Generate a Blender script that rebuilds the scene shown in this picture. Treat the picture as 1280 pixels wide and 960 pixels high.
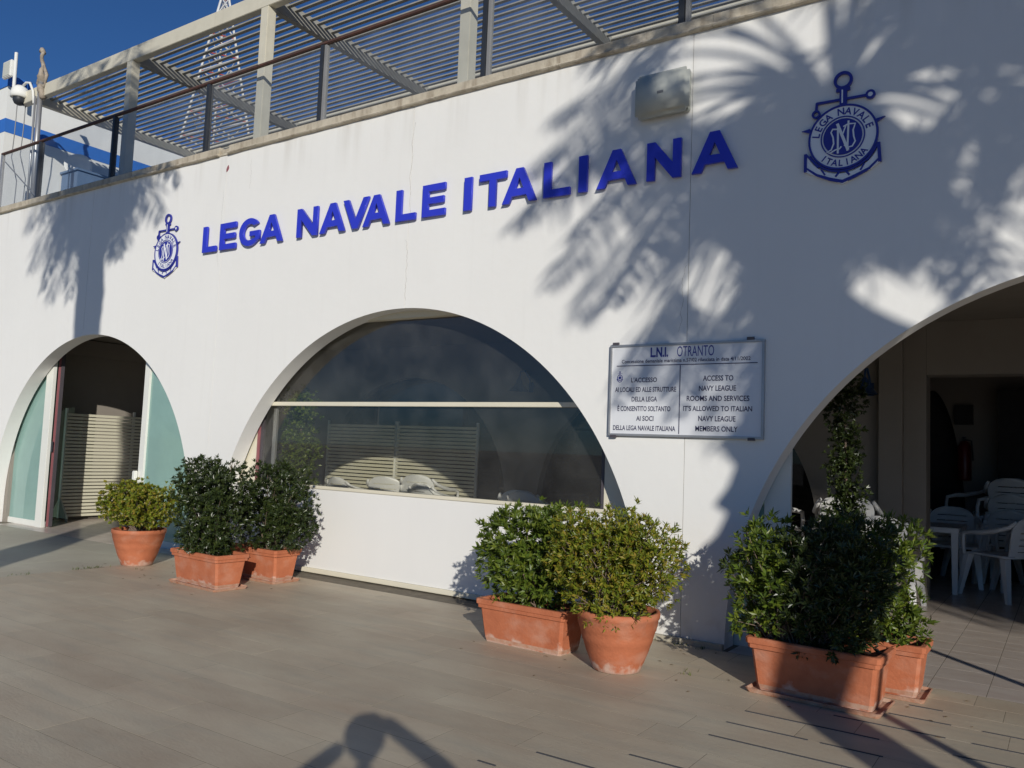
import bpy, bmesh, math, random
from mathutils import Vector, Matrix, Euler, noise
random.seed(7)
R = math.radians
S = bpy.context.scene
for o in list(bpy.data.objects): bpy.data.objects.remove(o)
COL = S.collection

# ---------------------------------------------------------------- camera
F = 1031.1
cam_d = bpy.data.cameras.new('camera'); cam = bpy.data.objects.new('camera', cam_d); COL.objects.link(cam)
cam_d.sensor_width = 36; cam_d.lens = F*36/1280; cam_d.clip_start = .03; cam_d.clip_end = 6000
yaw, pit, rol = -0.59452694, 0.07864498, 0.03976857
CAM = Vector((0, -6.862, 1.6))
f = Vector((math.sin(yaw)*math.cos(pit), math.cos(yaw)*math.cos(pit), math.sin(pit)))
r0 = Vector((math.cos(yaw), -math.sin(yaw), 0)); u0 = r0.cross(f)
rr = r0*math.cos(rol)+u0*math.sin(rol); uu = -r0*math.sin(rol)+u0*math.cos(rol)
M = Matrix((rr, uu, -f)).transposed().to_4x4(); M.translation = CAM
cam.matrix_world = M
S.camera = cam

# ---------------------------------------------------------------- light
SUN_AZ, SUN_EL = R(42.8), R(18.3)          # sun stands to the right of and behind the camera
tosun = Vector((math.sin(SUN_AZ)*math.cos(SUN_EL), -math.cos(SUN_AZ)*math.cos(SUN_EL), math.sin(SUN_EL)))
W = bpy.data.worlds.new('World'); S.world = W; W.use_nodes = True
nt = W.node_tree; sky = nt.nodes.new('ShaderNodeTexSky'); sky.sky_type = 'NISHITA'; sky.sun_disc = False
sky.sun_elevation = SUN_EL; sky.sun_rotation = math.pi-SUN_AZ
sky.air_density = .85; sky.dust_density = 0; sky.ozone_density = 9.0
bg = nt.nodes['Background']; bg.inputs[1].default_value = .072; nt.links.new(sky.outputs[0], bg.inputs[0])
sl = bpy.data.lights.new('sun', 'SUN'); so = bpy.data.objects.new('sun', sl); COL.objects.link(so)
sl.energy = 3.65; sl.angle = R(.5); sl.color = (1, .955, .87)
so.rotation_euler = tosun.to_track_quat('Z', 'Y').to_euler()
S.view_settings.view_transform = 'Standard'; S.view_settings.look = 'None'
S.view_settings.exposure = 0; S.view_settings.gamma = 1

# ---------------------------------------------------------------- materials
MATS = {}
def mat(name, col, rough=.7, var=.12, scale=3, bump=.0, bscale=60, spec=.5, metal=0, col2=None, rnd=0, stretch=None, trans=0, extra=None):
    m = bpy.data.materials.new(name); m.use_nodes = True; n = m.node_tree; N = n.nodes; L = n.links
    b = N['Principled BSDF']; b.inputs['Roughness'].default_value = rough; b.inputs['Metallic'].default_value = metal
    b.inputs['Specular IOR Level'].default_value = spec
    g = N.new('ShaderNodeNewGeometry')
    mp = N.new('ShaderNodeMapping'); L.new(g.outputs['Position'], mp.inputs[0])
    if stretch: mp.inputs['Scale'].default_value = stretch
    t = N.new('ShaderNodeTexNoise'); t.inputs['Scale'].default_value = scale; t.inputs['Detail'].default_value = 11; t.inputs['Roughness'].default_value = .66
    L.new(mp.outputs[0], t.inputs[0])
    rp = N.new('ShaderNodeMapRange'); rp.inputs[1].default_value = .3; rp.inputs[2].default_value = .7
    L.new(t.outputs['Fac'], rp.inputs[0])
    mx = N.new('ShaderNodeMix'); mx.data_type = 'RGBA'
    c2 = col2 or tuple(c*(1-var*2) for c in col)
    mx.inputs['A'].default_value = (*col, 1); mx.inputs['B'].default_value = (*c2, 1)
    L.new(rp.outputs[0], mx.inputs['Factor']); out = mx.outputs['Result']
    if rnd:
        oi = N.new('ShaderNodeObjectInfo'); ad = N.new('ShaderNodeMath'); ad.operation = 'ADD'
        L.new(oi.outputs['Random'], ad.inputs[0]); L.new(g.outputs['Random Per Island'], ad.inputs[1])
        fr = N.new('ShaderNodeMath'); fr.operation = 'FRACT'; L.new(ad.outputs[0], fr.inputs[0])
        r2 = N.new('ShaderNodeMapRange'); r2.inputs[3].default_value = 1-rnd; r2.inputs[4].default_value = 1+rnd
        L.new(fr.outputs[0], r2.inputs[0])
        hs = N.new('ShaderNodeHueSaturation'); L.new(out, hs.inputs['Color']); L.new(r2.outputs[0], hs.inputs['Value'])
        out = hs.outputs[0]
    L.new(out, b.inputs['Base Color'])
    rv = N.new('ShaderNodeMapRange'); rv.inputs[3].default_value = max(0, rough-.08); rv.inputs[4].default_value = min(1, rough+.08)
    L.new(t.outputs['Fac'], rv.inputs[0]); L.new(rv.outputs[0], b.inputs['Roughness'])
    if bump:
        t2 = N.new('ShaderNodeTexNoise'); t2.inputs['Scale'].default_value = bscale; t2.inputs['Detail'].default_value = 4
        L.new(mp.outputs[0], t2.inputs[0])
        bm_ = N.new('ShaderNodeBump'); bm_.inputs['Strength'].default_value = bump; bm_.inputs['Distance'].default_value = .01
        L.new(t2.outputs['Fac'], bm_.inputs['Height']); L.new(bm_.outputs[0], b.inputs['Normal'])
    if extra: extra(N, L, b, mp, out)
    MATS[name] = m
    return m

def leafmat(name, cols, tl=.35, rough=.4):
    m = bpy.data.materials.new(name); m.use_nodes = True; N = m.node_tree.nodes; L = m.node_tree.links
    b = N['Principled BSDF']; b.inputs['Roughness'].default_value = rough; b.inputs['Specular IOR Level'].default_value = .45
    g = N.new('ShaderNodeNewGeometry'); cr = N.new('ShaderNodeValToRGB')
    L.new(g.outputs['Random Per Island'], cr.inputs[0])
    e = cr.color_ramp.elements
    e[0].position = 0; e[0].color = (*cols[0], 1); e[1].position = 1; e[1].color = (*cols[-1], 1)
    for i, c in enumerate(cols[1:-1]):
        k = e.new((i+1)/(len(cols)-1)); k.color = (*c, 1)
    L.new(cr.outputs[0], b.inputs['Base Color'])
    tr = N.new('ShaderNodeBsdfTranslucent'); L.new(cr.outputs[0], tr.inputs[0])
    mx = N.new('ShaderNodeMixShader'); mx.inputs[0].default_value = tl
    L.new(b.outputs[0], mx.inputs[1]); L.new(tr.outputs[0], mx.inputs[2]); L.new(mx.outputs[0], N['Material Output'].inputs[0])
    return m

def glassmat(name, tint, refl=1.0, film=None, filmfac=0, ior=1.5, dirt=0.0):
    m = bpy.data.materials.new(name); m.use_nodes = True; N = m.node_tree.nodes; L = m.node_tree.links
    N.remove(N['Principled BSDF'])
    tr = N.new('ShaderNodeBsdfTransparent'); tr.inputs[0].default_value = (*tint, 1)
    gl = N.new('ShaderNodeBsdfGlossy'); gl.inputs[1].default_value = .015; gl.inputs[0].default_value = (refl, refl, refl, 1)
    # Schlick reflectance, the same from both faces of the pane
    ge = N.new('ShaderNodeNewGeometry'); dt = N.new('ShaderNodeVectorMath'); dt.operation = 'DOT_PRODUCT'
    L.new(ge.outputs['Incoming'], dt.inputs[0]); L.new(ge.outputs['Normal'], dt.inputs[1])
    def mth(op, a, b=None):
        n_ = N.new('ShaderNodeMath'); n_.operation = op
        for i_, q in enumerate((a, b)):
            if q is None: continue
            if isinstance(q, (int, float)): n_.inputs[i_].default_value = q
            else: L.new(q, n_.inputs[i_])
        return n_.outputs[0]
    f0 = ((ior-1)/(ior+1))**2*1.6
    sch = mth('ADD', mth('MULTIPLY', mth('POWER', mth('SUBTRACT', 1.0, mth('ABSOLUTE', dt.outputs['Value'])), 5.0), 1-f0), f0)
    sch = mth('MULTIPLY', sch, mth('SUBTRACT', 1.0, mth('MULTIPLY', ge.outputs['Backfacing'], .6)))
    mx = N.new('ShaderNodeMixShader'); L.new(sch, mx.inputs[0])
    base = tr.outputs[0]
    if film or dirt:
        df = N.new('ShaderNodeBsdfDiffuse'); df.inputs[0].default_value = (*(film or (.5, .5, .5)), 1)
        mf = N.new('ShaderNodeMixShader')
        no = N.new('ShaderNodeTexNoise'); no.inputs['Scale'].default_value = 2.5; no.inputs['Detail'].default_value = 7
        g = N.new('ShaderNodeNewGeometry'); L.new(g.outputs['Position'], no.inputs[0])
        r_ = N.new('ShaderNodeMapRange'); r_.inputs[1].default_value = .3; r_.inputs[2].default_value = .75
        r_.inputs[3].default_value = (filmfac or 0)*.92; r_.inputs[4].default_value = (filmfac or 0)+dirt
        L.new(no.outputs['Fac'], r_.inputs[0]); L.new(r_.outputs[0], mf.inputs[0])
        L.new(base, mf.inputs[1]); L.new(df.outputs[0], mf.inputs[2]); base = mf.outputs[0]
    L.new(base, mx.inputs[1]); L.new(gl.outputs[0], mx.inputs[2])
    L.new(mx.outputs[0], N['Material Output'].inputs[0])
    return m

def streaks(amount, col=(.35, .33, .28), sc=(7, 7, .35), lo=.56, hi=.8):
    def ex(N, L, b, mp, out):
        g = N.new('ShaderNodeNewGeometry'); m2 = N.new('ShaderNodeMapping'); m2.inputs['Scale'].default_value = sc
        L.new(g.outputs['Position'], m2.inputs[0])
        t = N.new('ShaderNodeTexNoise'); t.inputs['Scale'].default_value = 1.6; t.inputs['Detail'].default_value = 5
        L.new(m2.outputs[0], t.inputs[0])
        r_ = N.new('ShaderNodeMapRange'); r_.inputs[1].default_value = lo; r_.inputs[2].default_value = hi; r_.inputs[4].default_value = amount
        L.new(t.outputs['Fac'], r_.inputs[0])
        mx = N.new('ShaderNodeMix'); mx.data_type = 'RGBA'; mx.inputs['B'].default_value = (*col, 1)
        L.new(out, mx.inputs['A']); L.new(r_.outputs[0], mx.inputs['Factor']); L.new(mx.outputs['Result'], b.inputs['Base Color'])
    return ex

def wall_wear(N, L, b, mp, out):
    streaks(.07, (.55, .52, .46))(N, L, b, mp, out)
    src = b.inputs['Base Color'].links[0].from_socket
    g = N.new('ShaderNodeNewGeometry'); sx = N.new('ShaderNodeSeparateXYZ'); L.new(g.outputs['Position'], sx.inputs[0])
    # runs below the coping and splash dirt at the foot: both fade out with height
    for z0, z1, sc, k in ((4.8, 5.44, (3.5, 3.5, .3), .38), (.45, .0, (5, 5, 4), .5)):
        m2 = N.new('ShaderNodeMapping'); m2.inputs['Scale'].default_value = sc; L.new(g.outputs['Position'], m2.inputs[0])
        t = N.new('ShaderNodeTexNoise'); t.inputs['Scale'].default_value = 1.5; t.inputs['Detail'].default_value = 6; L.new(m2.outputs[0], t.inputs[0])
        a = N.new('ShaderNodeMapRange'); a.inputs[1].default_value = .5; a.inputs[2].default_value = .78; L.new(t.outputs['Fac'], a.inputs[0])
        h = N.new('ShaderNodeMapRange'); h.inputs[1].default_value = z0; h.inputs[2].default_value = z1; L.new(sx.outputs['Z'], h.inputs[0])
        m_ = N.new('ShaderNodeMath'); m_.operation = 'MULTIPLY'; L.new(a.outputs[0], m_.inputs[0]); L.new(h.outputs[0], m_.inputs[1])
        m3 = N.new('ShaderNodeMath'); m3.operation = 'MULTIPLY'; m3.inputs[1].default_value = k; L.new(m_.outputs[0], m3.inputs[0])
        mx = N.new('ShaderNodeMix'); mx.data_type = 'RGBA'; mx.inputs['B'].default_value = (.42, .38, .31, 1)
        L.new(src, mx.inputs['A']); L.new(m3.outputs[0], mx.inputs['Factor']); src = mx.outputs['Result']
    L.new(src, b.inputs['Base Color'])
m_wall = mat('white_plaster', (.82, .81, .775), .75, .02, .8, .22, 9, .3, extra=wall_wear)
m_reveal = m_wall
m_joint = mat('joint_filler', (.45, .43, .39), .9)
m_coping = mat('weathered_concrete', (.60, .54, .43), .9, .12, 5, .5, 40, .2, col2=(.40, .35, .27), extra=streaks(.55, (.22, .17, .12), (9, 9, 1.2), .5, .72))
m_black = mat('black_rail_paint', (.035, .04, .05), .45, .2)
m_rust = mat('dark_rusty_rail', (.05, .035, .032), .6, .3, 12, col2=(.12, .05, .03))
m_perg = mat('cream_steel_paint', (.66, .62, .50), .5, .06, 4, extra=streaks(.25, (.35, .28, .2)))
m_slat = mat('slat_paint', (.36, .35, .31), .6, .1, 6)
m_beige = mat('beige_frame', (.74, .69, .55), .45, .04)
m_whitef = mat('white_frame', (.78, .78, .72), .4, .03)
m_panel = mat('white_vinyl_panel', (.80, .79, .76), .55, .02, 1.2, .06, 5, stretch=(1, 1, .3))
m_frame_d = mat('dark_frame', (.09, .08, .09), .4)
m_pink = mat('red_brown_edge', (.33, .12, .13), .5)
m_letter = mat('blue_letter_plastic', (.035, .05, .56), .3, .03, spec=.5)
m_navy = mat('navy_plastic', (.03, .035, .30), .35, .05)
m_embl = mat('emblem_white', (.84, .86, .88), .4, .03)
m_alu = mat('aluminium', (.5, .5, .5), .4, .1, metal=.6)
m_board = mat('sign_white', (.74, .75, .77), .35, .02)
m_ink = mat('dark_blue_ink', (.03, .03, .09), .5)
m_ink2 = mat('blue_ink', (.04, .05, .30), .5)
m_boxp = mat('grey_green_plastic', (.60, .61, .54), .5, .05)
def bloom(N, L, b, mp, out):
    streaks(.3, (.62, .42, .32), (3, 3, 4), .52, .75)(N, L, b, mp, out)
    src = b.inputs['Base Color'].links[0].from_socket
    tc = N.new('ShaderNodeTexCoord'); sx = N.new('ShaderNodeSeparateXYZ'); L.new(tc.outputs['Object'], sx.inputs[0])
    g = N.new('ShaderNodeNewGeometry'); t = N.new('ShaderNodeTexNoise'); t.inputs['Scale'].default_value = 11; t.inputs['Detail'].default_value = 8
    L.new(g.outputs['Position'], t.inputs[0])
    a = N.new('ShaderNodeMath'); a.operation = 'MULTIPLY_ADD'; a.inputs[1].default_value = .30; a.inputs[2].default_value = -.085
    L.new(t.outputs['Fac'], a.inputs[0])
    d = N.new('ShaderNodeMath'); d.operation = 'SUBTRACT'; L.new(a.outputs[0], d.inputs[0]); L.new(sx.outputs['Z'], d.inputs[1])
    r_ = N.new('ShaderNodeMapRange'); r_.inputs[1].default_value = 0; r_.inputs[2].default_value = .05; r_.inputs[4].default_value = .6
    L.new(d.outputs[0], r_.inputs[0])
    mx = N.new('ShaderNodeMix'); mx.data_type = 'RGBA'; mx.inputs['B'].default_value = (.60, .50, .42, 1)
    L.new(src, mx.inputs['A']); L.new(r_.outputs[0], mx.inputs['Factor']); L.new(mx.outputs['Result'], b.inputs['Base Color'])
m_terra = mat('terracotta', (.52, .175, .085), .85, .1, 5, .35, 45, .2, col2=(.40, .125, .06), extra=bloom)
m_terra_b = mat('terracotta_lime_stain', (.52, .36, .27), .9, .15, 14, .3, 50, .2, col2=(.42, .18, .10))
m_soil = mat('soil', (.05, .035, .025), 1, .3, 30, .6)
m_pave = mat('travertine_paving', (.53, .465, .345), .56, .1, .9, .22, 30, .42, col2=(.41, .325, .235), rnd=.055, stretch=(1, 2.0, 1), extra=streaks(.5, (.33, .31, .25), (.8, 5, 1), .5, .8))
m_pave2 = mat('pale_paving', (.50, .47, .37), .6, .1, 1.0, .08, 35, .35, col2=(.43, .385, .30), rnd=.03)
m_tile = mat('indoor_tile', (.60, .53, .46), .3, .08, 2.6, .03, 30, .5, col2=(.46, .38, .32), rnd=.03, stretch=(1, 2.5, 1))
m_grout = mat('grout', (.20, .17, .125), .95, .2, 10, .3)
m_strip = mat('black_inlay', (.07, .07, .075), .8)
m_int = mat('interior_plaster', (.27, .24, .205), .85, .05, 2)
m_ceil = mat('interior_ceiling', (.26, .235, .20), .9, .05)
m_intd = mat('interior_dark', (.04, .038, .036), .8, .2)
m_screen = mat('cream_slats', (.72, .69, .54), .45, .03)
m_chair = mat('white_resin', (.78, .78, .76), .35, .02, spec=.4)
m_red = mat('red_enamel', (.16, .012, .012), .35)
m_lamp = mat('blue_enamel', (.02, .06, .16), .4)
m_bwhite = mat('white_render', (.78, .78, .74), .8, .03, 2)
m_bblue = mat('blue_render', (.03, .16, .55), .7, .06, 3)
m_cab = mat('blue_grey_cabinet', (.13, .20, .32), .5, .1)
m_mast = mat('mast_white', (.7, .7, .68), .5); m_mastr = mat('mast_red', (.5, .1, .07), .5)
m_trunk = mat('palm_trunk', (.20, .14, .09), .95, .3, 10, .8, 30)
m_twig = mat('twig', (.22, .16, .12), .9, .2, 20)
m_skin = mat('skin', (.5, .3, .22), .6); m_cloth = mat('jacket', (.05, .06, .09), .9); m_jean = mat('jeans', (.05, .07, .14), .9); m_hair = mat('hair', (.03, .02, .015), .8)
m_sea = mat('sea_water', (.02, .07, .14), .15, .2, .3, .4, 2)
m_ground = mat('far_paving', (.40, .36, .30), .9, .1, .5)
m_litter = mat('dry_leaf', (.20, .13, .06), .8, .3, 30)
m_rag = mat('old_cloth', (.45, .38, .30), .95, .25, 12, .5, 30)
m_cable = mat('cable_grey', (.25, .25, .25), .6)
m_glassw = glassmat('window_glass', (.92, .92, .90), 1, (.45, .45, .43), .0, 1.5, .045)
m_glassd = glassmat('green_glass', (.62, .78, .74), 1, (.37, .56, .51), .62, 1.5, .06)
m_glassr = glassmat('railing_glass', (.95, .96, .97), 1, (.46, .47, .46), .02, 1.36, .06)
m_glassb = glassmat('tinted_glass', (.05, .07, .12), .5)
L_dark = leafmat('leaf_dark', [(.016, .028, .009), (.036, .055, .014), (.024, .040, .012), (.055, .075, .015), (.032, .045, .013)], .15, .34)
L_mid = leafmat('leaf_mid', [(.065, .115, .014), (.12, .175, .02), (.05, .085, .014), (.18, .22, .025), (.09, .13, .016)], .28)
L_yel = leafmat('leaf_yellow', [(.12, .17, .016), (.22, .26, .02), (.08, .12, .014), (.28, .28, .025), (.30, .22, .035), (.16, .21, .018)], .32)
L_palm = leafmat('palm_leaf', [(.03, .06, .02), (.05, .09, .03), (.04, .07, .02)], .06, .5)

# ---------------------------------------------------------------- helpers
def tag(o, label=None, cat=None, group=None, kind=None):
    if label: o['label'] = label
    if cat: o['category'] = cat
    if group: o['group'] = group
    if kind: o['kind'] = kind
    return o
def empty(name, loc=(0, 0, 0), rz=0):
    o = bpy.data.objects.new(name, None); COL.objects.link(o); o.location = loc; o.rotation_euler[2] = rz; o.empty_display_size = .1
    return o
def link(name, me, m, parent=None, loc=(0, 0, 0), smooth=False, kind=None):
    o = bpy.data.objects.new(name, me); COL.objects.link(o)
    if m and not me.materials:
        for q in (m if isinstance(m, (list, tuple)) else [m]): me.materials.append(q)
    if parent: o.parent = parent
    o.location = loc
    if smooth:
        for p in me.polygons: p.use_smooth = True
    if kind: o['kind'] = kind
    return o
class MB:
    def __init__(s): s.v = []; s.f = []; s.mi = []
    def quad(s, pts, mi=0):
        n = len(s.v); s.v += [tuple(p) for p in pts]; s.f.append(tuple(range(n, n+len(pts)))); s.mi.append(mi)
    def box(s, x0, x1, y0, y1, z0, z1, mi=0, top=None, rot=None, piv=None):
        P = [(x0, y0, z0), (x1, y0, z0), (x1, y1, z0), (x0, y1, z0), (x0, y0, z1), (x1, y0, z1), (x1, y1, z1), (x0, y1, z1)]
        if top:      # inset of the bottom: (dx, dy)
            dx, dy = top
            P[0] = (x0+dx, y0+dy, z0); P[1] = (x1-dx, y0+dy, z0); P[2] = (x1-dx, y1-dy, z0); P[3] = (x0+dx, y1-dy, z0)
        if rot: P = [rot @ (Vector(p)-Vector(piv)) + Vector(piv) for p in P]
        n = len(s.v); s.v += [tuple(p) for p in P]
        for q in ((0, 3, 2, 1), (4, 5, 6, 7), (0, 1, 5, 4), (1, 2, 6, 5), (2, 3, 7, 6), (3, 0, 4, 7)):
            s.f.append(tuple(n+i for i in q)); s.mi.append(mi)
        return s
    def tube(s, pts, rad, n=8, mi=0, cap=True):
        pts = [Vector(p) for p in pts]; rings = []
        rads = rad if isinstance(rad, (list, tuple)) else [rad]*len(pts)
        prev = None
        for i, p in enumerate(pts):
            d = (pts[min(i+1, len(pts)-1)]-pts[max(i-1, 0)]).normalized()
            a = prev if prev is not None else (Vector((0, 0, 1)) if abs(d.z) < .9 else Vector((1, 0, 0)))
            e1 = (a-d*a.dot(d))
            if e1.length < 1e-5: e1 = d.orthogonal()
            e1.normalize(); e2 = d.cross(e1); prev = e1
            b = len(s.v)
            for k in range(n):
                t = 2*math.pi*k/n; s.v.append(tuple(p+(e1*math.cos(t)+e2*math.sin(t))*rads[i]))
            rings.append(b)
        for a, b in zip(rings, rings[1:]):
            for k in range(n): s.f.append((a+k, a+(k+1) % n, b+(k+1) % n, b+k)); s.mi.append(mi)
        if cap:
            s.f.append(tuple(rings[0]+k for k in reversed(range(n)))); s.mi.append(mi)
            s.f.append(tuple(rings[-1]+k for k in range(n))); s.mi.append(mi)
        return s
    def lathe(s, prof, n=32, mi=0, c=(0, 0, 0)):
        b0 = len(s.v)
        for r_, z in prof:
            for k in range(n):
                t = 2*math.pi*k/n; s.v.append((c[0]+r_*math.cos(t), c[1]+r_*math.sin(t), c[2]+z))
        for i in range(len(prof)-1):
            for k in range(n):
                a = b0+i*n; s.f.append((a+k, a+(k+1) % n, a+n+(k+1) % n, a+n+k)); s.mi.append(mi)
        return s
    def prism(s, poly, y0, y1, mi=0):    # poly in (x, z), extruded along y
        n = len(poly); b = len(s.v)
        s.v += [(x, y0, z) for x, z in poly]+[(x, y1, z) for x, z in poly]
        s.f.append(tuple(range(b, b+n))); s.mi.append(mi); s.f.append(tuple(range(b+2*n-1, b+n-1, -1))); s.mi.append(mi)
        for i in range(n):
            j = (i+1) % n; s.f.append((b+i, b+n+i, b+n+j, b+j)); s.mi.append(mi)
        return s
    def mesh(s, name):
        me = bpy.data.meshes.new(name); me.from_pydata(s.v, [], s.f); me.update()
        if any(s.mi): me.polygons.foreach_set('material_index', s.mi)
        return me
    def build(s, name, m, parent=None, smooth=False, loc=(0, 0, 0), kind=None, bevel=0, fix=True):
        me = s.mesh(name)
        if fix or bevel:
            bm = bmesh.new(); bm.from_mesh(me)
            if fix: bmesh.ops.recalc_face_normals(bm, faces=bm.faces)
            if bevel:
                ed = [e for e in bm.edges if len(e.link_faces) == 2 and e.calc_face_angle(0) > .6]
                bmesh.ops.bevel(bm, geom=ed, offset=bevel, segments=2, affect='EDGES', clamp_overlap=True)
            bm.to_mesh(me); bm.free()
        return link(name, me, m, parent, loc, smooth, kind)
def project(p):
    v = Vector(p)-CAM; z = v.dot(f)
    if z < .1: return None
    return (640+F*v.dot(rr)/z, 480-F*v.dot(uu)/z, z)

# ---------------------------------------------------------------- ground
g = MB(); g.quad([(-400, -400, -.03), (400, -400, -.03), (400, 22, -.03), (-400, 22, -.03)])
tag(g.build('ground', m_ground), kind='structure')
g = MB(); g.quad([(-3000, 22, -.035), (3000, 22, -.035), (3000, 4000, -.035), (-3000, 4000, -.035)])
tag(g.build('sea', m_sea), kind='structure')
g = MB(); g.box(-24, 9, -14, .02, -.028, -.0006)
pav = tag(g.build('pavement', m_grout), kind='structure')
g = MB(); g.box(-19, 6.5, .03, 9, -.028, -.0006)
flo = tag(g.build('indoor_floor', m_grout), kind='structure')

rg = random.Random(3)
slabs = []
ROW = .295
def add_row(y0, y1, x_a, x_b, ln, kind):
    x = x_a - rg.random()*ln
    while x < x_b:
        L_ = ln*rg.choice([1, 1, 1, .62]) if kind == 0 else ln
        a, b = max(x, x_a), min(x+L_, x_b)
        if b-a > .03: slabs.append((a, b, y0, y1, kind))
        x += L_
y = -.05
while y > -9.5:
    add_row(y-ROW, y, -9.6, 8.5, 1.05, 0); y -= ROW
y = -.05
while y > -7:
    add_row(y-.59, y, -22, -9.6, .9, 1); y -= .59
def slab_mesh(mb, a, b, y0, y1, dz, G=.0018, tx=0, ty=0):
    t = .0003
    mb.v += [(a+G, y0+G, -.02), (b-G, y0+G, -.02), (b-G, y1-G, -.02), (a+G, y1-G, -.02),
             (a+G, y0+G, dz-t), (b-G, y0+G, dz-t), (b-G, y1-G, dz-t), (a+G, y1-G, dz-t),
             (a+G+t, y0+G+t, dz-tx-ty), (b-G-t, y0+G+t, dz+tx-ty), (b-G-t, y1-G-t, dz+tx+ty), (a+G+t, y1-G-t, dz-tx+ty)]
    n = len(mb.v)-12
    for q in ((0, 1, 5, 4), (1, 2, 6, 5), (2, 3, 7, 6), (3, 0, 4, 7), (4, 5, 9, 8), (5, 6, 10, 9), (6, 7, 11, 10), (7, 4, 8, 11), (8, 9, 10, 11)):
        mb.f.append(tuple(n+i for i in q)); mb.mi.append(0)
def vis_size(a, b, y0, y1, z=0):
    pr = [project((x, y_, z)) for x in (a, b) for y_ in (y0, y1)]
    if any(p is None for p in pr): return 0
    xs = [p[0] for p in pr]; ys = [p[1] for p in pr]
    if max(xs) < -5 or min(xs) > 1285 or min(ys) > 965: return 0
    return (max(xs)-min(xs))*(max(ys)-min(ys))
sc_ = sorted(slabs, key=lambda s_: -vis_size(*s_[:4]))
rest = [MB(), MB()]; cache = {}
for i, (a, b, y0, y1, kd) in enumerate(sc_):
    dz = rg.uniform(-.0002, .0003); tx = rg.uniform(-.0002, .0002)
    if i < 298 and vis_size(a, b, y0, y1) > 60:
        key = (round(b-a, 3), round(y1-y0, 3), kd, rg.randrange(3))
        if key not in cache:
            mb = MB(); slab_mesh(mb, 0, b-a, 0, y1-y0, dz, tx=tx); me = mb.mesh('paving_slab'); me.materials.append(m_pave if kd == 0 else m_pave2); cache[key] = me
        link('paving_slab', cache[key], None, pav, (a, y0, 0))
    else:
        slab_mesh(rest[kd], a, b, y0, y1, dz, tx=tx)
for kd in (0, 1): rest[kd].build('paving_slabs', (m_pave, m_pave2)[kd], pav, kind='stuff', fix=False)
# black inlay strips in the joints
for (xa, xb, yy) in [(-2.53, -2.42, -3.295+.0), (-2.36, -1.86, -3.0), (-1.96, -1.3, -2.705), (-1.74, -.86, -2.115), (-1.74, -1.26, -1.82), (-1.19, -.86, -1.82), (-1.72, -.93, -1.525),
                     (-1.25, -.62, -1.23), (-.98, -.62, -.935), (-.9, -.7, -.64), (-.55, -.2, -1.525), (-.72, -.3, -2.41), (-.45, -.05, -.935), (-.48, -.1, -1.23), (-1.1, -.55, -2.705), (-.6, -.05, -2.115)]:
    s_ = MB(); s_.box(xa, xb, yy-.0065, yy+.0065, -.015, .0035); s_.build('inlay_strip', m_strip, pav)
rw = random.Random(9)
wd = MB()
for (xx, yy, nn_) in [(-9.62, -2.25, 5), (-9.6, -2.1, 9), (-9.61, -1.55, 14), (-9.6, -1.4, 22), (-9.6, -1.25, 12), (-9.2, -1.05, 8), (-3.02, -.06, 10), (-2.75, -.07, 22), (-2.55, -.07, 14), (-2.35, -.9, 10)]:
    for _ in range(nn_):
        a = rw.random()*6.3; x_ = xx+rw.uniform(-.05, .05); y_ = yy+rw.uniform(-.07, .07); h_ = rw.uniform(.01, .035)
        dx, dy = math.cos(a)*.012, math.sin(a)*.012
        wd.quad([(x_-dx*.3, y_-dy*.3, 0), (x_+dx*.3, y_+dy*.3, 0), (x_+dy*1.5, y_-dx*1.5, h_)])
tag(wd.build('weeds', L_mid, fix=False), 'small weeds growing in the paving joint and along the wall foot', 'weeds', kind='stuff')
lf = MB()
for _ in range(60):
    cx_, cy_ = rw.choice([(-7.9, -1.2), (-3.7, -.9), (-2.8, -1.2), (-1.3, -.9), (-9.5, -.9), (-2.9, -.2)])
    x_, y_ = cx_+rw.gauss(0, .55), min(-.1, cy_+rw.gauss(0, .3)); a = rw.random()*6.3; c_, s_ = math.cos(a), math.sin(a); l_ = rw.uniform(.012, .024)
    lf.quad([(x_-c_*l_, y_-s_*l_, .003), (x_+s_*l_*.4, y_-c_*l_*.4, .006), (x_+c_*l_, y_+s_*l_, .004), (x_-s_*l_*.4, y_+c_*l_*.4, .007)])
tag(lf.build('fallen_leaves', m_litter, fix=False), 'dry brown leaves scattered on the paving around the pots', 'leaves', kind='stuff')
# indoor tiles
rest_t = MB(); T = .372
me_t = None
for j in range(24):
    for i in range(-40, 18):
        a = -.868+i*T; y0 = -.045+j*T; zz = vis_size(a, a+T, y0, y0+T)
        inview = (a > -2.7 and a < 1.2) and j < 18
        if inview and zz > 60:
            if me_t is None:
                mb = MB(); slab_mesh(mb, 0, T, 0, T, 0, .0025); me_t = mb.mesh('floor_tile'); me_t.materials.append(m_tile)
            link('floor_tile', me_t, None, flo, (a, y0, 0))
        elif y0 >= 0 or (-2.4 < a < 3.3) or (-15.2 < a < -9.8): slab_mesh(rest_t, a, a+T, y0, y0+T, 0, .0025)
rest_t.build('floor_tiles', m_tile, flo, kind='stuff', fix=False)
# threshold under the piers
g = MB()
for a, b in ((-19, -15.32), (-9.78, -9.28), (-3.12, -2.4)): g.box(a, b, -.055, -.004, -.02, .045)
g.build('plinth_edge', m_pave2, flo)

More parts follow.
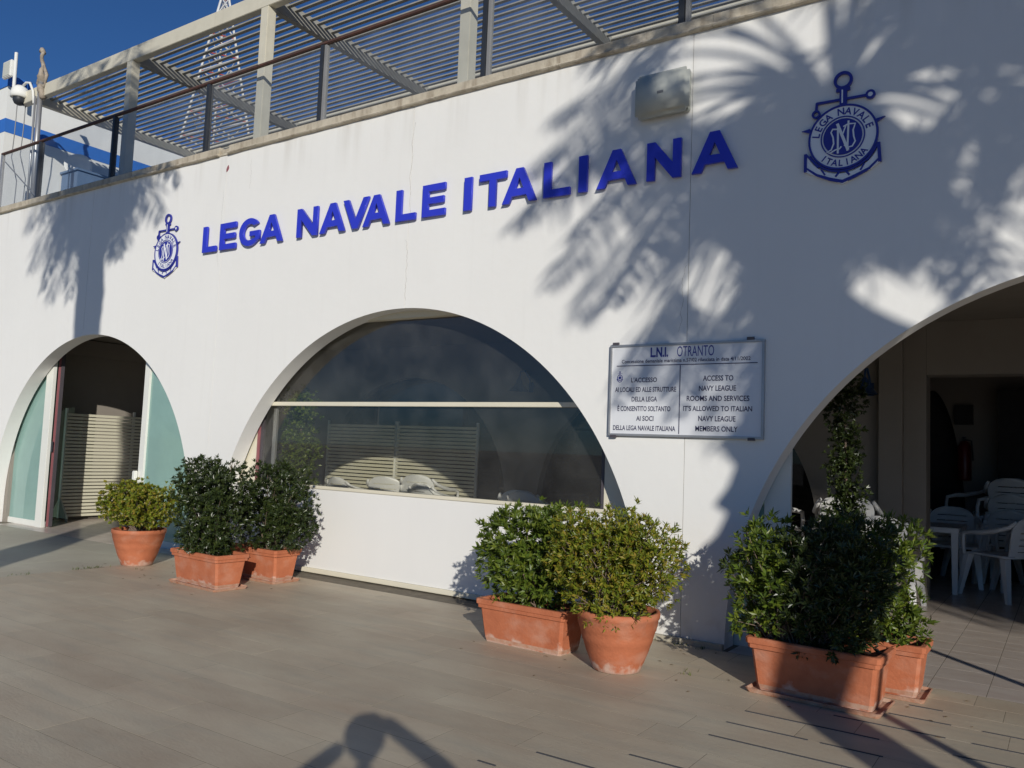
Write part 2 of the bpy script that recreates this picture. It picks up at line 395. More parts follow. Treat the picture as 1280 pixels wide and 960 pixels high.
# ---------------------------------------------------------------- clubhouse
house = tag(empty('clubhouse', (0, 0, 0)), 'white clubhouse wall with three wide arches and a roof terrace above', 'building')
ARCH = [(-12.55, 2.77, 2.77, .34), (-6.2, 3.06, 3.12, 0), (.58, 2.98, 3.11, 0)]
TH = .22; ZT = 5.44
def arch_panel(xa, xb, arches, y0, y1, zt, name, m, parent):
    xs = {xa, xb}
    n = max(2, int((xb-xa)/.15))
    for i in range(n+1): xs.add(xa+(xb-xa)*i/n)
    cuts = []
    for c, a, b, zc in arches:
        if c-a < xb and c+a > xa:
            for k in range(0, 91):
                x = c-a*math.cos(math.pi*k/90)
                if xa < x < xb: xs.add(x)
            for e in (c-a, c+a):
                if xa < e < xb: xs.add(e); cuts.append((e, zc))
    xs = sorted(xs); ys = [xs[0]]
    for x in xs[1:]:
        if x-ys[-1] > 1e-4: ys.append(x)
    xs = ys
    def az(x, mid):
        for c, a, b, zc in arches:
            if abs(mid-c) < a: return zc+b*math.sqrt(max(0, 1-((x-c)/a)**2))
        return 0
    mb = MB()
    for p, q in zip(xs, xs[1:]):
        mid = (p+q)/2; z0, z1 = az(p, mid), az(q, mid)
        mb.quad([(p, y0, z0), (q, y0, z1), (q, y0, zt), (p, y0, zt)])
        mb.quad([(q, y1, z1), (p, y1, z0), (p, y1, zt), (q, y1, zt)])
        mb.quad([(p, y1, z0), (q, y1, z1), (q, y0, z1), (p, y0, z0)])
        mb.quad([(p, y0, zt), (q, y0, zt), (q, y1, zt), (p, y1, zt)])
    for e, zc in cuts:
        if zc > 0: mb.quad([(e, y0, 0), (e, y1, 0), (e, y1, zc), (e, y0, zc)])
    za, zb = az(xa, (xs[0]+xs[1])/2), az(xb, (xs[-1]+xs[-2])/2)
    mb.quad([(xa, y0, za), (xa, y0, zt), (xa, y1, zt), (xa, y1, za)]); mb.quad([(xb, y0, zb), (xb, y1, zb), (xb, y1, zt), (xb, y0, zt)])
    me = mb.mesh(name); bm = bmesh.new(); bm.from_mesh(me)
    bmesh.ops.remove_doubles(bm, verts=bm.verts, dist=1e-4); bmesh.ops.recalc_face_normals(bm, faces=bm.faces)
    for fc in bm.faces: fc.smooth = True
    for e in bm.edges:
        if len(e.link_faces) == 2 and e.calc_face_angle(0) > .5: e.smooth = False
    bm.to_mesh(me); bm.free()
    return link(name, me, m, parent)
J = [-19.4, -16.12, -12.79, -9.46, -6.13, -2.79, .545, 3.88, 6.6]
for a, b in zip(J, J[1:]):
    arch_panel(a+.003, b-.003, ARCH, 0, TH, ZT, 'wall_panel', m_wall, house)
for j in J[1:-1]:
    zb = 0
    for c, a, b, zc in ARCH:
        if abs(j-c) < a: zb = zc+b*math.sqrt(1-((j-c)/a)**2)+.01
    s_ = MB(); s_.box(j-.01, j+.01, .006, .05, zb, ZT-.01); s_.build('joint_seal', m_joint, house)
rc_ = random.Random(4)
for (x0, z0, z1, w) in ((-6.10, 5.25, 4.15, .0035), (-9.50, 4.95, 3.9, .003), (-2.81, 3.3, 2.7, .0025), (-6.16, 3.9, 3.2, .003), (-8.95, 5.3, 4.9, .0025)):
    b_ = MB(); n_ = 26; xx = x0; P_ = []
    for k in range(n_+1):
        P_.append((xx, z0+(z1-z0)*k/n_)); xx += rc_.uniform(-.012, .012)
    for (xa, za), (xb, zb_) in zip(P_, P_[1:]):
        ww = w*rc_.uniform(.5, 1.2); b_.quad([(xa-ww/2, -.0012, za), (xa+ww/2, -.0012, za), (xb+ww/2, -.0012, zb_), (xb-ww/2, -.0012, zb_)])
    b_.build('hairline_crack', m_joint, house, fix=False)
b_ = MB(); b_.prism([(-9.47, 5.20), (-9.44, 5.215), (-9.415, 5.25), (-9.43, 5.30), (-9.455, 5.28), (-9.475, 5.24)], -.002, .001); b_.build('rust_patch', m_pink, house)
# coping
rg = random.Random(5); x = -19.4
cop_ends = [-19.4, -16.1, -14.2, -12.0, -9.62, -9.42, -6.6, -4.2, -2.6, .2, 3.4, 6.6]
for i, (a, b) in enumerate(zip(cop_ends, cop_ends[1:])):
    mb = MB(); n = int((b-a)/.08)+1; broken = (i == 4)
    prof0 = [(.30, 5.441), (-.005, 5.441), (-.045, 5.447), (-.055, 5.458), (-.050, 5.47), (-.026, 5.478), (-.03, 5.555), (-.015, 5.57), (.30, 5.565)]
    for k in range(n+1):
        xx = a+.002+(b-a-.004)*k/n
        for (yy, zz) in prof0:
            e = .006*noise.noise(Vector((xx*4, yy*30, zz*30)))
            if broken: yy = max(yy, -.004+e*2); zz = min(zz, 5.53+e*3)
            if abs(xx+2.9) < .1 and yy < -.04: yy += .02
            mb.v.append((xx, yy+e, zz+e*.8))
    p = len(prof0)
    for k in range(n):
        for q in range(p-1): mb.f.append((k*p+q, (k+1)*p+q, (k+1)*p+q+1, k*p+q+1)); mb.mi.append(0)
    mb.f.append(tuple(range(p))); mb.f.append(tuple(n*p+q for q in reversed(range(p)))); mb.mi += [0, 0]
    mb.build('coping_stone', m_coping, house)
# slab, interior walls
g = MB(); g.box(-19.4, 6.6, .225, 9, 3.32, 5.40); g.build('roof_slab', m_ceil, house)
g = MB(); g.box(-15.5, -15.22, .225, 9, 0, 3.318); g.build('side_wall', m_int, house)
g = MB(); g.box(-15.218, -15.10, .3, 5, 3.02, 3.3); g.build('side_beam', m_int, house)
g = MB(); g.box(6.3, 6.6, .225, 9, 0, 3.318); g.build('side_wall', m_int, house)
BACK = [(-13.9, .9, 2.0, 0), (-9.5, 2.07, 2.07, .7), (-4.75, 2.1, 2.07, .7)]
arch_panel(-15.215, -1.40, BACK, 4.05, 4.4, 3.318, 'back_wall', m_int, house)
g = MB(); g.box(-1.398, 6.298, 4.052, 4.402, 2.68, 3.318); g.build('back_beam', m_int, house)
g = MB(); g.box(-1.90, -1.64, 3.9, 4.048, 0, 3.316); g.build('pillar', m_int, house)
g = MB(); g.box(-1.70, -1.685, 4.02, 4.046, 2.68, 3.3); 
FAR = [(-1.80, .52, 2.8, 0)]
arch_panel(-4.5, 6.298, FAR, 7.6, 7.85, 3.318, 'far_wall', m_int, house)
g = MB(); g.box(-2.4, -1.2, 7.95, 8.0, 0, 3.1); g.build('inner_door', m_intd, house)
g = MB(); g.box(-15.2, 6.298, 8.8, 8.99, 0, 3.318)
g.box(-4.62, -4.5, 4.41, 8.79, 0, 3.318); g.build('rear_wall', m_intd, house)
# tinted panes in back arches
for c, w in ((-9.5, 2.1), (-4.75, 2.1)):
    p = MB(); p.quad([(c-w, 4.2, 0), (c+w, 4.2, 0), (c+w, 4.2, 2.9), (c-w, 4.2, 2.9)]); p.build('rear_pane', m_glassb, house, fix=False)
# the rear wall would hide the sea seen over the screens: leave windows in it
# ------------------------------------------------ slatted screens (standing, each a thing)
def screen(x0, x1, y, z0, z1, label, along='x', post_every=1.0):
    L_ = x1-x0
    t = empty('slatted_screen', (x0, y, 0) if along == 'x' else (y, x0, 0), 0 if along == 'x' else math.pi/2)
    tag(t, label, 'screen', 'cream slatted screens inside the club room')
    n = int((z1-z0)/.0625)
    mb = MB(); mb.v = []; mb.box(0, L_, 0, .012, 0, .044, rot=Matrix.Rotation(R(12), 3, 'X'), piv=(0, 0, .022)); me = mb.mesh('slat'); me.materials.append(m_screen)
    for k in range(n): link('slat', me, None, t, (0, 0, z0+k*.0625))
    nx = max(1, round(L_/post_every))
    for k in range(nx+1):
        p = MB(); xx = L_*k/nx; p.box(xx-.02, xx+.02, .016, .05, z0-.02, z1+.02); p.build('upright', m_whitef, t)
    for xx in (0.0, L_):
        p = MB(); p.prism([(-.02, .34), (.02, .34), (.02, .05), (-.02, .05)], -.0, .04)
        p.v = [(v_[0]+xx, v_[1], v_[2]) for v_ in p.v]
        q = MB(); b = len(q.v)
        q.v = [(xx-.015, -.28, .06), (xx+.015, -.28, .06), (xx+.015, .30, .06), (xx-.015, .30, .06), (xx-.015, .02, .42), (xx+.015, .02, .42)]
        q.f = [(0, 1, 2, 3), (0, 4, 5, 1), (3, 2, 5, 4), (0, 3, 4), (1, 5, 2)]; q.mi = [0]*5
        ft = q.build('foot', m_screen, t)
        for yy in (-.24, .26):
            w = MB(); w.tube([(xx-.012, yy, .03), (xx+.012, yy, .03)], .03, 12); w.build('castor', m_alu, ft)
    return t
screen(1.0, 3.6, -14.95, .07, 2.0, 'cream slatted screen on castors standing edge-on in the left doorway', 'y', 1.3)
screen(-11.3, -9.65, 3.86, .07, 1.98, 'shorter cream slatted screen across the room behind the window, left one', 'x', 1.65)
screen(-9.6, -7.9, 3.86, .07, 1.98, 'longer cream slatted screen across the room behind the window, right one', 'x', 1.5)

# ------------------------------------------------ left door (arch 1)
door = tag(empty('glazed_door', (0, 0, 0)), 'sliding glazed door in white frames filling the left arch, standing open', 'door')
yd = .25
def frame_box(parent, x0, x1, z0, z1, y0, y1, m, name='stile', bevel=.004):
    b = MB(); b.box(x0, x1, y0, y1, z0, z1); return b.build(name, m, parent, bevel=bevel)
frame_box(door, -16.0, -14.07, .0, .095, .26, .32, m_whitef, 'bottom_rail')
frame_box(door, -14.27, -14.06, .0, 3.1, .24, .30, m_whitef)
frame_box(door, -14.10, -14.085, .0, 3.2, .36, .42, m_whitef)
frame_box(door, -14.27, -14.10, .0, .1, .34, .42, m_whitef, 'bottom_rail')
frame_box(door, -14.08, -14.066, .01, 3.2, .33, .41, m_pink, 'edge_seal')
frame_box(door, -14.062, -14.045, .01, 3.2, .36, .42, m_frame_d, 'edge_seal')
frame_box(door, -11.43, -11.30, .0, 3.2, .25, .31, m_whitef)
frame_box(door, -11.30, -9.6, .0, .095, .26, .32, m_whitef, 'bottom_rail')
for a, b, yy in ((-16.0, -14.26, .28), (-14.24, -14.1, .39), (-11.31, -9.6, .28)):
    p = MB(); p.box(a, b, yy, yy+.008, .09, 3.3); p.build('glass_pane', m_glassd, door)
h = MB(); h.box(-11.48, -11.41, .19, .245, .92, 1.06); h.build('handle', m_whitef, door, bevel=.01)
h = MB(); h.tube([(-14.05, .31, 1.25), (-14.05, .31, 1.42)], .018, 8); h.build('handle', m_black, door)

# ------------------------------------------------ window (arch 2)
win = tag(empty('arched_window', (0, 0, 0)), 'wide tinted window over a white lower panel filling the middle arch', 'window')
frame_box(win, -9.3, -3.1, .07, 1.02, .25, .275, m_panel, 'lower_panel', 0)
frame_box(win, -9.3, -3.1, .015, .068, .225, .29, m_beige, 'bottom_rail', .006)
frame_box(win, -9.3, -3.1, 1.022, 1.06, .235, .31, m_beige, 'sill')
frame_box(win, -9.4, -8.80, 1.062, 3.3, .26, .29, m_beige, 'side_panel', 0)
frame_box(win, -3.70, -3.0, 1.062, 3.3, .26, .29, m_beige, 'side_panel', 0)
frame_box(win, -8.80, -8.755, 1.062, 3.02, .255, .30, m_pink, 'mullion')
frame_box(win, -8.755, -8.70, 1.062, 3.02, .27, .31, m_frame_d, 'mullion')
frame_box(win, -8.56, -8.50, 1.062, 3.02, .30, .34, m_alu, 'mullion')
frame_box(win, -3.735, -3.70, 1.062, 3.02, .255, .30, m_frame_d, 'mullion')
frame_box(win, -8.9, -3.6, 2.035, 2.085, .225, .262, m_beige, 'cross_bar')
frame_box(win, -8.6, -3.8, 3.045, 3.3, .18, .30, m_beige, 'top_rail')
for z0, z1 in ((1.062, 2.034), (2.086, 3.028)):
    p = MB(); p.box(-8.79, -3.71, .272, .28, z0, z1); p.build('window_pane', m_glassw, win)

# ------------------------------------------------ arch 3 frame
d3 = tag(empty('fixed_door_panel', (0, 0, 0)), 'narrow fixed side panel with glass at the left foot of the right arch', 'door panel')
frame_box(d3, -2.16, -1.94, .0, 2.9, .25, .30, m_whitef)
frame_box(d3, -2.6, -2.16, .0, .12, .25, .30, m_whitef, 'bottom_rail')
p = MB(); p.box(-2.7, -2.155, .27, .278, .12, 2.4); p.build('glass_pane', m_glassd, d3)
frame_box(house, -2.0, 3.4, 3.03, 3.3, .235, .30, m_beige, 'door_head')

# ---------------------------------------------------------------- letters
def bar(p, q, w):
    p, q = Vector(p), Vector(q); d = (q-p).normalized(); n_ = Vector((-d.y, d.x))*w/2
    return [tuple(p+n_), tuple(p-n_), tuple(q-n_), tuple(q+n_)]
sgn = tag(empty('wall_lettering', (-6, 0, 4.11)), 'raised bold blue capitals reading LEGA NAVALE ITALIANA across the white wall', 'sign')
H = .355; s = .081
def letter_polys(c, w):
    if c == 'L': return [[(0, 0), (w, 0), (w, s*.88), (s, s*.88), (s, H), (0, H)]]
    if c == 'I': return [[(0, 0), (w, 0), (w, H), (0, H)]]
    if c == 'E': return [[(0, 0), (w, 0), (w, s*.85), (s, s*.85), (s, H/2-s*.4), (w*.93, H/2-s*.4), (w*.93, H/2+s*.4), (s, H/2+s*.4), (s, H-s*.85), (w*.98, H-s*.85), (w*.98, H), (0, H)]]
    if c == 'T': return [[(w/2-s/2, 0), (w/2+s/2, 0), (w/2+s/2, H-s*.85), (w, H-s*.85), (w, H), (0, H), (0, H-s*.85), (w/2-s/2, H-s*.85)]]
    if c == 'N': return [[(0, 0), (s*.92, 0), (s*.92, H*.62), (w-s*.95, 0), (w, 0), (w, H), (w-s*.92, H), (w-s*.92, H*.38), (s*.95, H), (0, H)]]
    if c == 'V': return [[(w/2-s*.5, 0), (w/2+s*.5, 0), (w, H), (w-s*1.02, H), (w/2, H*.30), (s*1.02, H), (0, H)]]
    if c == 'A':
        u = s*1.0; zc0, zc1 = H*.20, H*.39
        def xl(z): return (w/2-s*.52)*z/H         # outer left edge
        def il(z): return xl(z)+u
        return [[(0, 0), (u, 0), (il(zc0)-.0, zc0), (w-il(zc0), zc0), (w-u, 0), (w, 0), (w/2+s*.52, H), (w/2, H), (w/2, H*.76), (w-il(zc1)-.01, zc1), (il(zc1)+.01, zc1), (w/2, H*.7601), (w/2, H), (w/2-s*.52, H)]]
    if c == 'G':
        cx, cz, ro, rz = w/2, H/2, w/2+.004, H/2+.006; o = []
        for k in range(0, 25):
            t = R(38+ (322-38)*k/24); o.append((cx+ro*math.cos(t), cz+rz*math.sin(t)))
        o += [(w-.002, H*.2), (w-.002, H*.52), (w*.52, H*.52), (w*.52, H*.345), (w-s*.95, H*.345)]
        o.append((w-s*.95, H*.25))
        for k in range(22, -1, -1):
            t = R(48+(312-48)*k/24); o.append((cx+(ro-s)*math.cos(t), cz+(rz-s*.9)*math.sin(t)))
        return [o]
LX = [('L', -9.82, -9.53), ('E', -9.45, -9.12), ('G', -9.04, -8.64), ('A', -8.62, -8.2), ('N', -7.93, -7.57), ('A', -7.52, -7.10), ('V', -7.13, -6.72), ('A', -6.80, -6.39), ('L', -6.29, -6.0), ('E', -5.9, -5.58),
      ('I', -5.32, -5.225), ('T', -5.12, -4.78), ('A', -4.82, -4.41), ('L', -4.32, -4.02), ('I', -3.92, -3.83), ('A', -3.72, -3.31), ('N', -3.2, -2.87), ('A', -2.76, -2.35)]
for c, a, b in LX:
    for poly in letter_polys(c, b-a):
        cu = bpy.data.curves.new('lc', 'CURVE'); cu.dimensions = '2D'; cu.fill_mode = 'BOTH'; cu.extrude = .014; cu.bevel_depth = .0025
        pls = [poly]
        if c == 'A':   # outline plus counter
            w = b-a; u = s
            def xl(z): return (w/2-s*.52)*z/H
            zc0, zc1 = H*.20, H*.40
            pls = [[(0, 0), (u*1.02, 0), (xl(zc0)+u*1.02, zc0), (w-xl(zc0)-u*1.02, zc0), (w-u*1.02, 0), (w, 0), (w/2+s*.52, H), (w/2-s*.52, H)],
                   [(xl(zc1)+u*1.05, zc1), (w-xl(zc1)-u*1.05, zc1), (w/2, H*.74)]]
        for pl in pls:
            sp = cu.splines.new('POLY'); sp.points.add(len(pl)-1); sp.use_cyclic_u = True
            for i, q in enumerate(pl): sp.points[i].co = (q[0], q[1], 0, 1)
        to = bpy.data.objects.new('t', cu); me = bpy.data.meshes.new_from_object(to); bpy.data.objects.remove(to)
        me.transform(Matrix.Translation((a+6, -.035, 0)) @ Matrix.Rotation(R(90), 4, 'X'))
        me.materials.clear(); link('letter', me, m_letter, sgn)

# ---------------------------------------------------------------- emblems
def text_mesh(body, bold=0.0, ext=.0):
    cu = bpy.data.curves.new('t', 'FONT'); cu.body = body; cu.size = 1; cu.offset = bold; cu.extrude = ext; cu.resolution_u = 3
    to = bpy.data.objects.new('t', cu); me = bpy.data.meshes.new_from_object(to); bpy.data.objects.remove(to); me.materials.clear()
    return me
def place_text(body, x0, x1, z0, z1, y, m, parent, name='lettering', bold=0.0):
    me = text_mesh(body, bold); xs = [v.co.x for v in me.vertices]; ys = [v.co.y for v in me.vertices]
    ax, bx, ay, by = min(xs), max(xs), min(ys), max(ys)
    for v in me.vertices:
        v.co = Vector((x0+(v.co.x-ax)/(bx-ax)*(x1-x0), y, z0+(v.co.y-ay)/(by-ay)*(z1-z0)))
    return link(name, me, m, parent)
def annulus(mb, r0_, r1_, y0, y1, c=(0, 0), n=56, mi=0):
    b = len(mb.v)
    for k in range(n):
        t = 2*math.pi*k/n; ct, st = math.cos(t), math.sin(t)
        mb.v += [(c[0]+r0_*ct, y0, c[1]+r0_*st), (c[0]+r1_*ct, y0, c[1]+r1_*st), (c[0]+r1_*ct, y1, c[1]+r1_*st), (c[0]+r0_*ct, y1, c[1]+r0_*st)]
    for k in range(n):
        a = b+4*k; d = b+4*((k+1) % n)
        for i in range(4): j = (i+1) % 4; mb.f.append((a+i, a+j, d+j, d+i)); mb.mi.append(mi)
    return mb
def disc(mb, r_, y0, y1, c=(0, 0), n=56):
    return mb.prism([(c[0]+r_*math.cos(2*math.pi*k/n), c[1]+r_*math.sin(2*math.pi*k/n)) for k in range(n)], y0, y1)
def ribbon(mb, pts, w, y0, y1):
    pts = [Vector(p) for p in pts]; L_ = []; R_ = []
    for i, p in enumerate(pts):
        d = (pts[min(i+1, len(pts)-1)]-pts[max(0, i-1)]).normalized(); n_ = Vector((-d.y, d.x)); ww = (w[i] if isinstance(w, list) else w)/2
        L_.append(p+n_*ww); R_.append(p-n_*ww)
    for i in range(len(pts)-1):
        mb.prism([tuple(L_[i]), tuple(R_[i]), tuple(R_[i+1]), tuple(L_[i+1])], y0, y1)
    return mb
def arcpts(c, r_, a0, a1, n=16, rz=None): return [(c[0]+r_*math.cos(R(a0+(a1-a0)*k/n)), c[1]+(rz or r_)*math.sin(R(a0+(a1-a0)*k/n))) for k in range(n+1)]
def make_emblem(loc, scale, label, detail=True):
    e = empty('anchor_emblem', loc); e.scale = (scale, 1, scale)
    tag(e, label, 'emblem', 'anchor emblems of the club')
    y0, y1 = -.03, -.008
    # silhouette plate, pale
    b = MB(); disc(b, .97, y0+.004, y1)
    b.build('ring_plate', m_embl, e)
    b = MB()
    arms_in = arcpts((0, -.02), 1.10, 207, 333, 26)
    arms_out = [(-1.08, -.90), (-.72, -1.10), (-.35, -1.27), (0, -1.44), (.35, -1.27), (.72, -1.12), (1.05, -.92)]
    b.prism([(-1.08, -.36)]+arms_in[1:-1]+[(1.02, -.34), (1.05, -.92), (.75, -1.12), (.35, -1.27), (0, -1.44), (-.35, -1.27), (-.75, -1.10), (-1.08, -.92)], y0+.006, y1)
    b.build('fluke_plate', m_embl, e)
    b = MB()
    annulus(b, .94, 1.0, y0-.002, y1+.002); annulus(b, .60, .635, y0-.002, y0+.008)
    disc(b, .555, y0-.003, y0+.006)
    # fluke outline
    ribbon(b, [(-1.08, -.36), (-1.08, -.92)], .09, y0, y1)
    ribbon(b, [(1.0, -.34), (1.04, -.93)], .09, y0, y1)
    ribbon(b, [(-1.08, -.36), (-.86, -.62), (-.7, -.84)], .06, y0+.001, y1-.001)
    ribbon(b, [(1.0, -.34), (.82, -.62), (.68, -.84)], .06, y0+.001, y1-.001)
    ribbon(b, [(-1.06, -.80), (-.75, -1.06), (-.35, -1.25), (0, -1.37), (.35, -1.25), (.75, -1.08), (1.02, -.82)], [.05, .07, .09, .10, .09, .07, .05], y0+.002, y1-.002)
    ribbon(b, arcpts((0, 0), 1.04, 205, 335, 24), .05, y0+.003, y1-.003)
    for sx in (-1, 1):
        ribbon(b, [(sx*.08, -1.04), (sx*.2, -1.2)], .06, y0+.0035, y1-.004)
        ribbon(b, [(sx*.62, -.9), (sx*.5, -1.1)], .05, y0+.0035, y1-.004)
    # stock and shank
    b2 = MB(); annulus(b2, .19, .275, y0, y1, (0, 1.76), 28)
    b2.prism([(-.10, 1.0), (.11, 1.0), (.11, 1.50), (-.10, 1.50)], y0+.001, y1)
    b2.prism([(-.2, 1.42), (.2, 1.42), (.2, 1.52), (-.2, 1.52)], y0+.0005, y1)
    ribbon(b2, [(-.78, 1.18), (.66, 1.16)], .07, y0+.002, y1)
    ribbon(b2, [(-.76, 1.2), (-.78, .95)], .07, y0+.003, y1)
    annulus(b2, .07, .14, y0, y1, (.77, 1.16), 20); annulus(b2, .07, .13, y0, y1, (-.78, .84), 20)
    for tri in ([(.92, .38), (1.18, .42), (.92, .26)], [(-.95, .42), (-1.2, .38), (-.95, .28)]):
        bs = MB(); bs.prism(tri, y0, y1); bs.build('anchor_spike', m_navy, e)
    b2.build('anchor_shank', m_navy, e); b.build('anchor_outline', m_navy, e)
    b3 = MB(); ribbon(b3, [(-.02, 1.05), (-.02, 1.46)], .04, y0-.001, y0+.004); disc(b3, .07, y0+.002, y1+.001, (.77, 1.16), 14); b3.build('shank_inlay', m_embl, e)  # pale emblem pieces on the navy shank and stock end
    # monogram
    b4 = MB(); wl = .055; yy0, yy1 = y0-.006, y0-.0028
    ribbon(b4, [(-.13, -.50), (-.13, .40)], wl, yy0, yy1); ribbon(b4, [(-.15, .42), (.16, -.44)], wl*1.5, yy0-.0005, yy1); ribbon(b4, [(.14, -.46), (.17, .46)], wl, yy0, yy1)
    ribbon(b4, [(-.16, .25), (-.28, .27), (-.33, .18), (-.27, .02), (-.25, -.18), (-.32, -.36), (-.45, -.42), (-.36, -.46), (-.2, -.38), (-.08, -.36), (-.03, -.3)], wl*.8, yy0+.0007, yy1)
    ribbon(b4, [(.02, .3), (.16, .36), (.36, .34), (.30, .15), (.32, -.05), (.36, -.2), (.28, -.34), (.14, -.36), (.06, -.28), (.1, -.2)], wl*.8, yy0+.0007, yy1)
    ribbon(b4, [(.0, .06), (.05, .2), (.1, .33)], wl*.7, yy0+.0012, yy1)
    b4.build('monogram', m_embl, e)
    if detail:
        def arc_text(txt, a0, a1, rad, hgt, flip=False):
            n = len(txt)
            for i, ch in enumerate(txt):
                if ch == ' ': continue
                a = R(a0+(a1-a0)*i/(n-1)); me = text_mesh(ch, .02)
                xs = [v.co.x for v in me.vertices]; ys = [v.co.y for v in me.vertices]
                cxm = (min(xs)+max(xs))/2; k = hgt/.73
                rot = a-math.pi/2 if not flip else a+math.pi/2
                for v in me.vertices:
                    px, pz = (v.co.x-cxm)*k*.95, (v.co.y-.365)*k
                    v.co = Vector((rad*math.cos(a)+px*math.cos(rot)-pz*math.sin(rot), y0+.001, rad*math.sin(a)+px*math.sin(rot)+pz*math.cos(rot)))
                link('lettering', me, m_navy, e)
        arc_text('LEGA', 168, 122, .79, .22); arc_text('NAVALE', 94, 16, .79, .22)
        arc_text('ITALIANA', 228, 318, .79, .20, True)
    return e
make_emblem((-1.487, 0, 4.226), .27, 'blue and white anchor emblem on the shaded wall to the right of the blue lettering')
make_emblem((-10.70, 0, 4.226), .27, 'blue and white anchor emblem on the sunlit wall to the left of the blue lettering')

# ---------------------------------------------------------------- notice board
bd = tag(empty('notice_board', (-2.81, 0, 1.76)), 'framed bilingual notice board with blue and black lettering between middle and right arches', 'sign')
X0, X1, Z0, Z1 = -.72, .72, 0, .84
b = MB(); b.box(X0+.01, X1-.01, -.022, -.004, Z0+.01, Z1-.01); b.build('board_face', m_board, bd)
for a in ((X0, X1, Z0, Z0+.022), (X0, X1, Z1-.022, Z1), (X0, X0+.022, Z0+.0225, Z1-.0225), (X1-.022, X1, Z0+.0225, Z1-.0225)):
    b = MB(); b.box(a[0], a[1], -.034, -.003, a[2], a[3]); b.build('frame', m_alu, bd, bevel=.003)
for sx, sz in ((-.66, .85), (.6, .85), (-.66, -.004), (.62, .0)):
    b = MB(); b.box(sx-.03, sx+.03, -.04, -.02, sz-.012, sz+.012); b.build('clip', m_frame_d, bd)
yt = -.0235
place_text('L.N.I.', -.315, -.165+.02, .715, .805, yt, m_ink2, bd, bold=.035)
place_text('OTRANTO', -.06, .28, .715, .808, yt, m_ink2, bd, bold=.0)
place_text('Concessione demaniale marittima n.57/02 rilasciata in data 4/11/2002', -.60, .60, .667, .70, yt-.001, m_ink, bd, bold=.01)
for a in ((-.65, .66, .640, .647), (-.03, -.023, .03, .638)):
    b = MB(); b.box(a[0], a[1], yt-.001, -.02, a[2], a[3]); b.build('rule_line', m_ink, bd)
rows = [("L'ACCESSO", -.50, -.245), ('AI LOCALI ED ALLE STRUTTURE', -.66, -.06), ('DELLA LEGA', -.49, -.24), ('È CONSENTITO SOLTANTO', -.63, -.11), ('AI SOCI', -.44, -.27), ('DELLA LEGA NAVALE ITALIANA', -.67, -.06)]
rows2 = [('ACCESS TO', .185, .455), ('NAVY LEAGUE', .15, .48), ('ROOMS AND SERVICES', .04, .595), ("IT'S ALLOWED TO ITALIAN", .01, .62), ('NAVY LEAGUE', .15, .48), ('MEMBERS ONLY', .125, .50)]
for i, (t_, a, b_) in enumerate(rows): place_text(t_, a, b_, .49-i*.0875, .49-i*.0875+(.058 if 'È' in t_ else .045), yt, m_ink, bd, bold=.018)
for i, (t_, a, b_) in enumerate(rows2): place_text(t_, a, b_, .495-i*.0875, .495-i*.0875+.047, yt, m_ink, bd, bold=.018)
b = MB(); cE = (-.615, .535)
annulus(b, .022, .028, yt-.001, yt+.001, cE, 20); disc(b, .014, yt-.001, yt+.001, cE, 16); annulus(b, .004, .008, yt-.001, yt+.001, (cE[0], cE[1]+.052), 10)
ribbon(b, [(cE[0], cE[1]+.028), (cE[0], cE[1]+.045)], .006, yt-.001, yt+.001); ribbon(b, [(cE[0]-.024, cE[1]+.036), (cE[0]+.024, cE[1]+.038)], .003, yt-.0012, yt+.001)
ribbon(b, [(cE[0]-.03, cE[1]-.012), (cE[0]-.018, cE[1]-.032), (cE[0], cE[1]-.042), (cE[0]+.018, cE[1]-.032), (cE[0]+.03, cE[1]-.012)], .006, yt-.001, yt+.001)
b.build('small_crest', m_ink2, bd)

# ---------------------------------------------------------------- wall box
wb = tag(empty('wall_box', (-3.05, 0, 4.9)), 'rounded grey-green plastic box fixed high on the wall above the lettering', 'wall box')
b = MB(); b.box(-.265, .265, -.13, -.035, -.205, .205); b.build('cover', m_boxp, wb, bevel=.035, smooth=True)
b = MB(); b.box(-.25, .25, -.036, -.001, -.19, .19); b.build('back_plate', m_boxp, wb, bevel=.01)
b = MB(); b.box(-.03, .03, -.133, -.128, -.012, .012); b.build('badge', m_cable, wb)

# ---------------------------------------------------------------- terrace railing
rail = tag(empty('terrace_railing', (0, 0, 5.57)), 'dark metal railing with glass panes along the edge of the roof terrace', 'railing')
zr = 6.66; yr = .10
b = MB(); b.box(-16.25, 6.4, yr-.025, yr+.025, zr-5.57-.04, zr-5.57); b.build('top_rail', m_rust, rail, bevel=.008)
posts = [-14.83, -12.52, -10.12, -7.80, -5.24, -2.95, -.6, 1.8, 4.2]
for i, x in enumerate(posts):
    b = MB(); b.box(x-.03, x+.03, yr-.03, yr+.05, -.005, zr-5.57-.041)
    b.build('rail_post', m_black, rail, bevel=.004)
    if i in (3, 4, 5):
        b = MB(); b.box(x+.04, x+.075, yr-.02, yr+.04, -.005, zr-5.57-.05); b.build('rail_channel', m_cable, rail)
b = MB(); b.box(-16.25, -16.19, yr-.02, yr+.03, -.005, zr-5.57-.041); b.build('rail_post', m_alu, rail)
for a, c in zip([-16.22]+posts, posts):
    b = MB(); b.box(a+.045, c-.035, yr+.006, yr+.014, .03, zr-5.57-.045); b.build('glass_pane', m_glassr, rail)
b = MB(); b.tube([(-16.2, yr+.02, .95), (-14.9, yr+.03, .08)], .012, 6); b.build('brace', m_cable, rail)

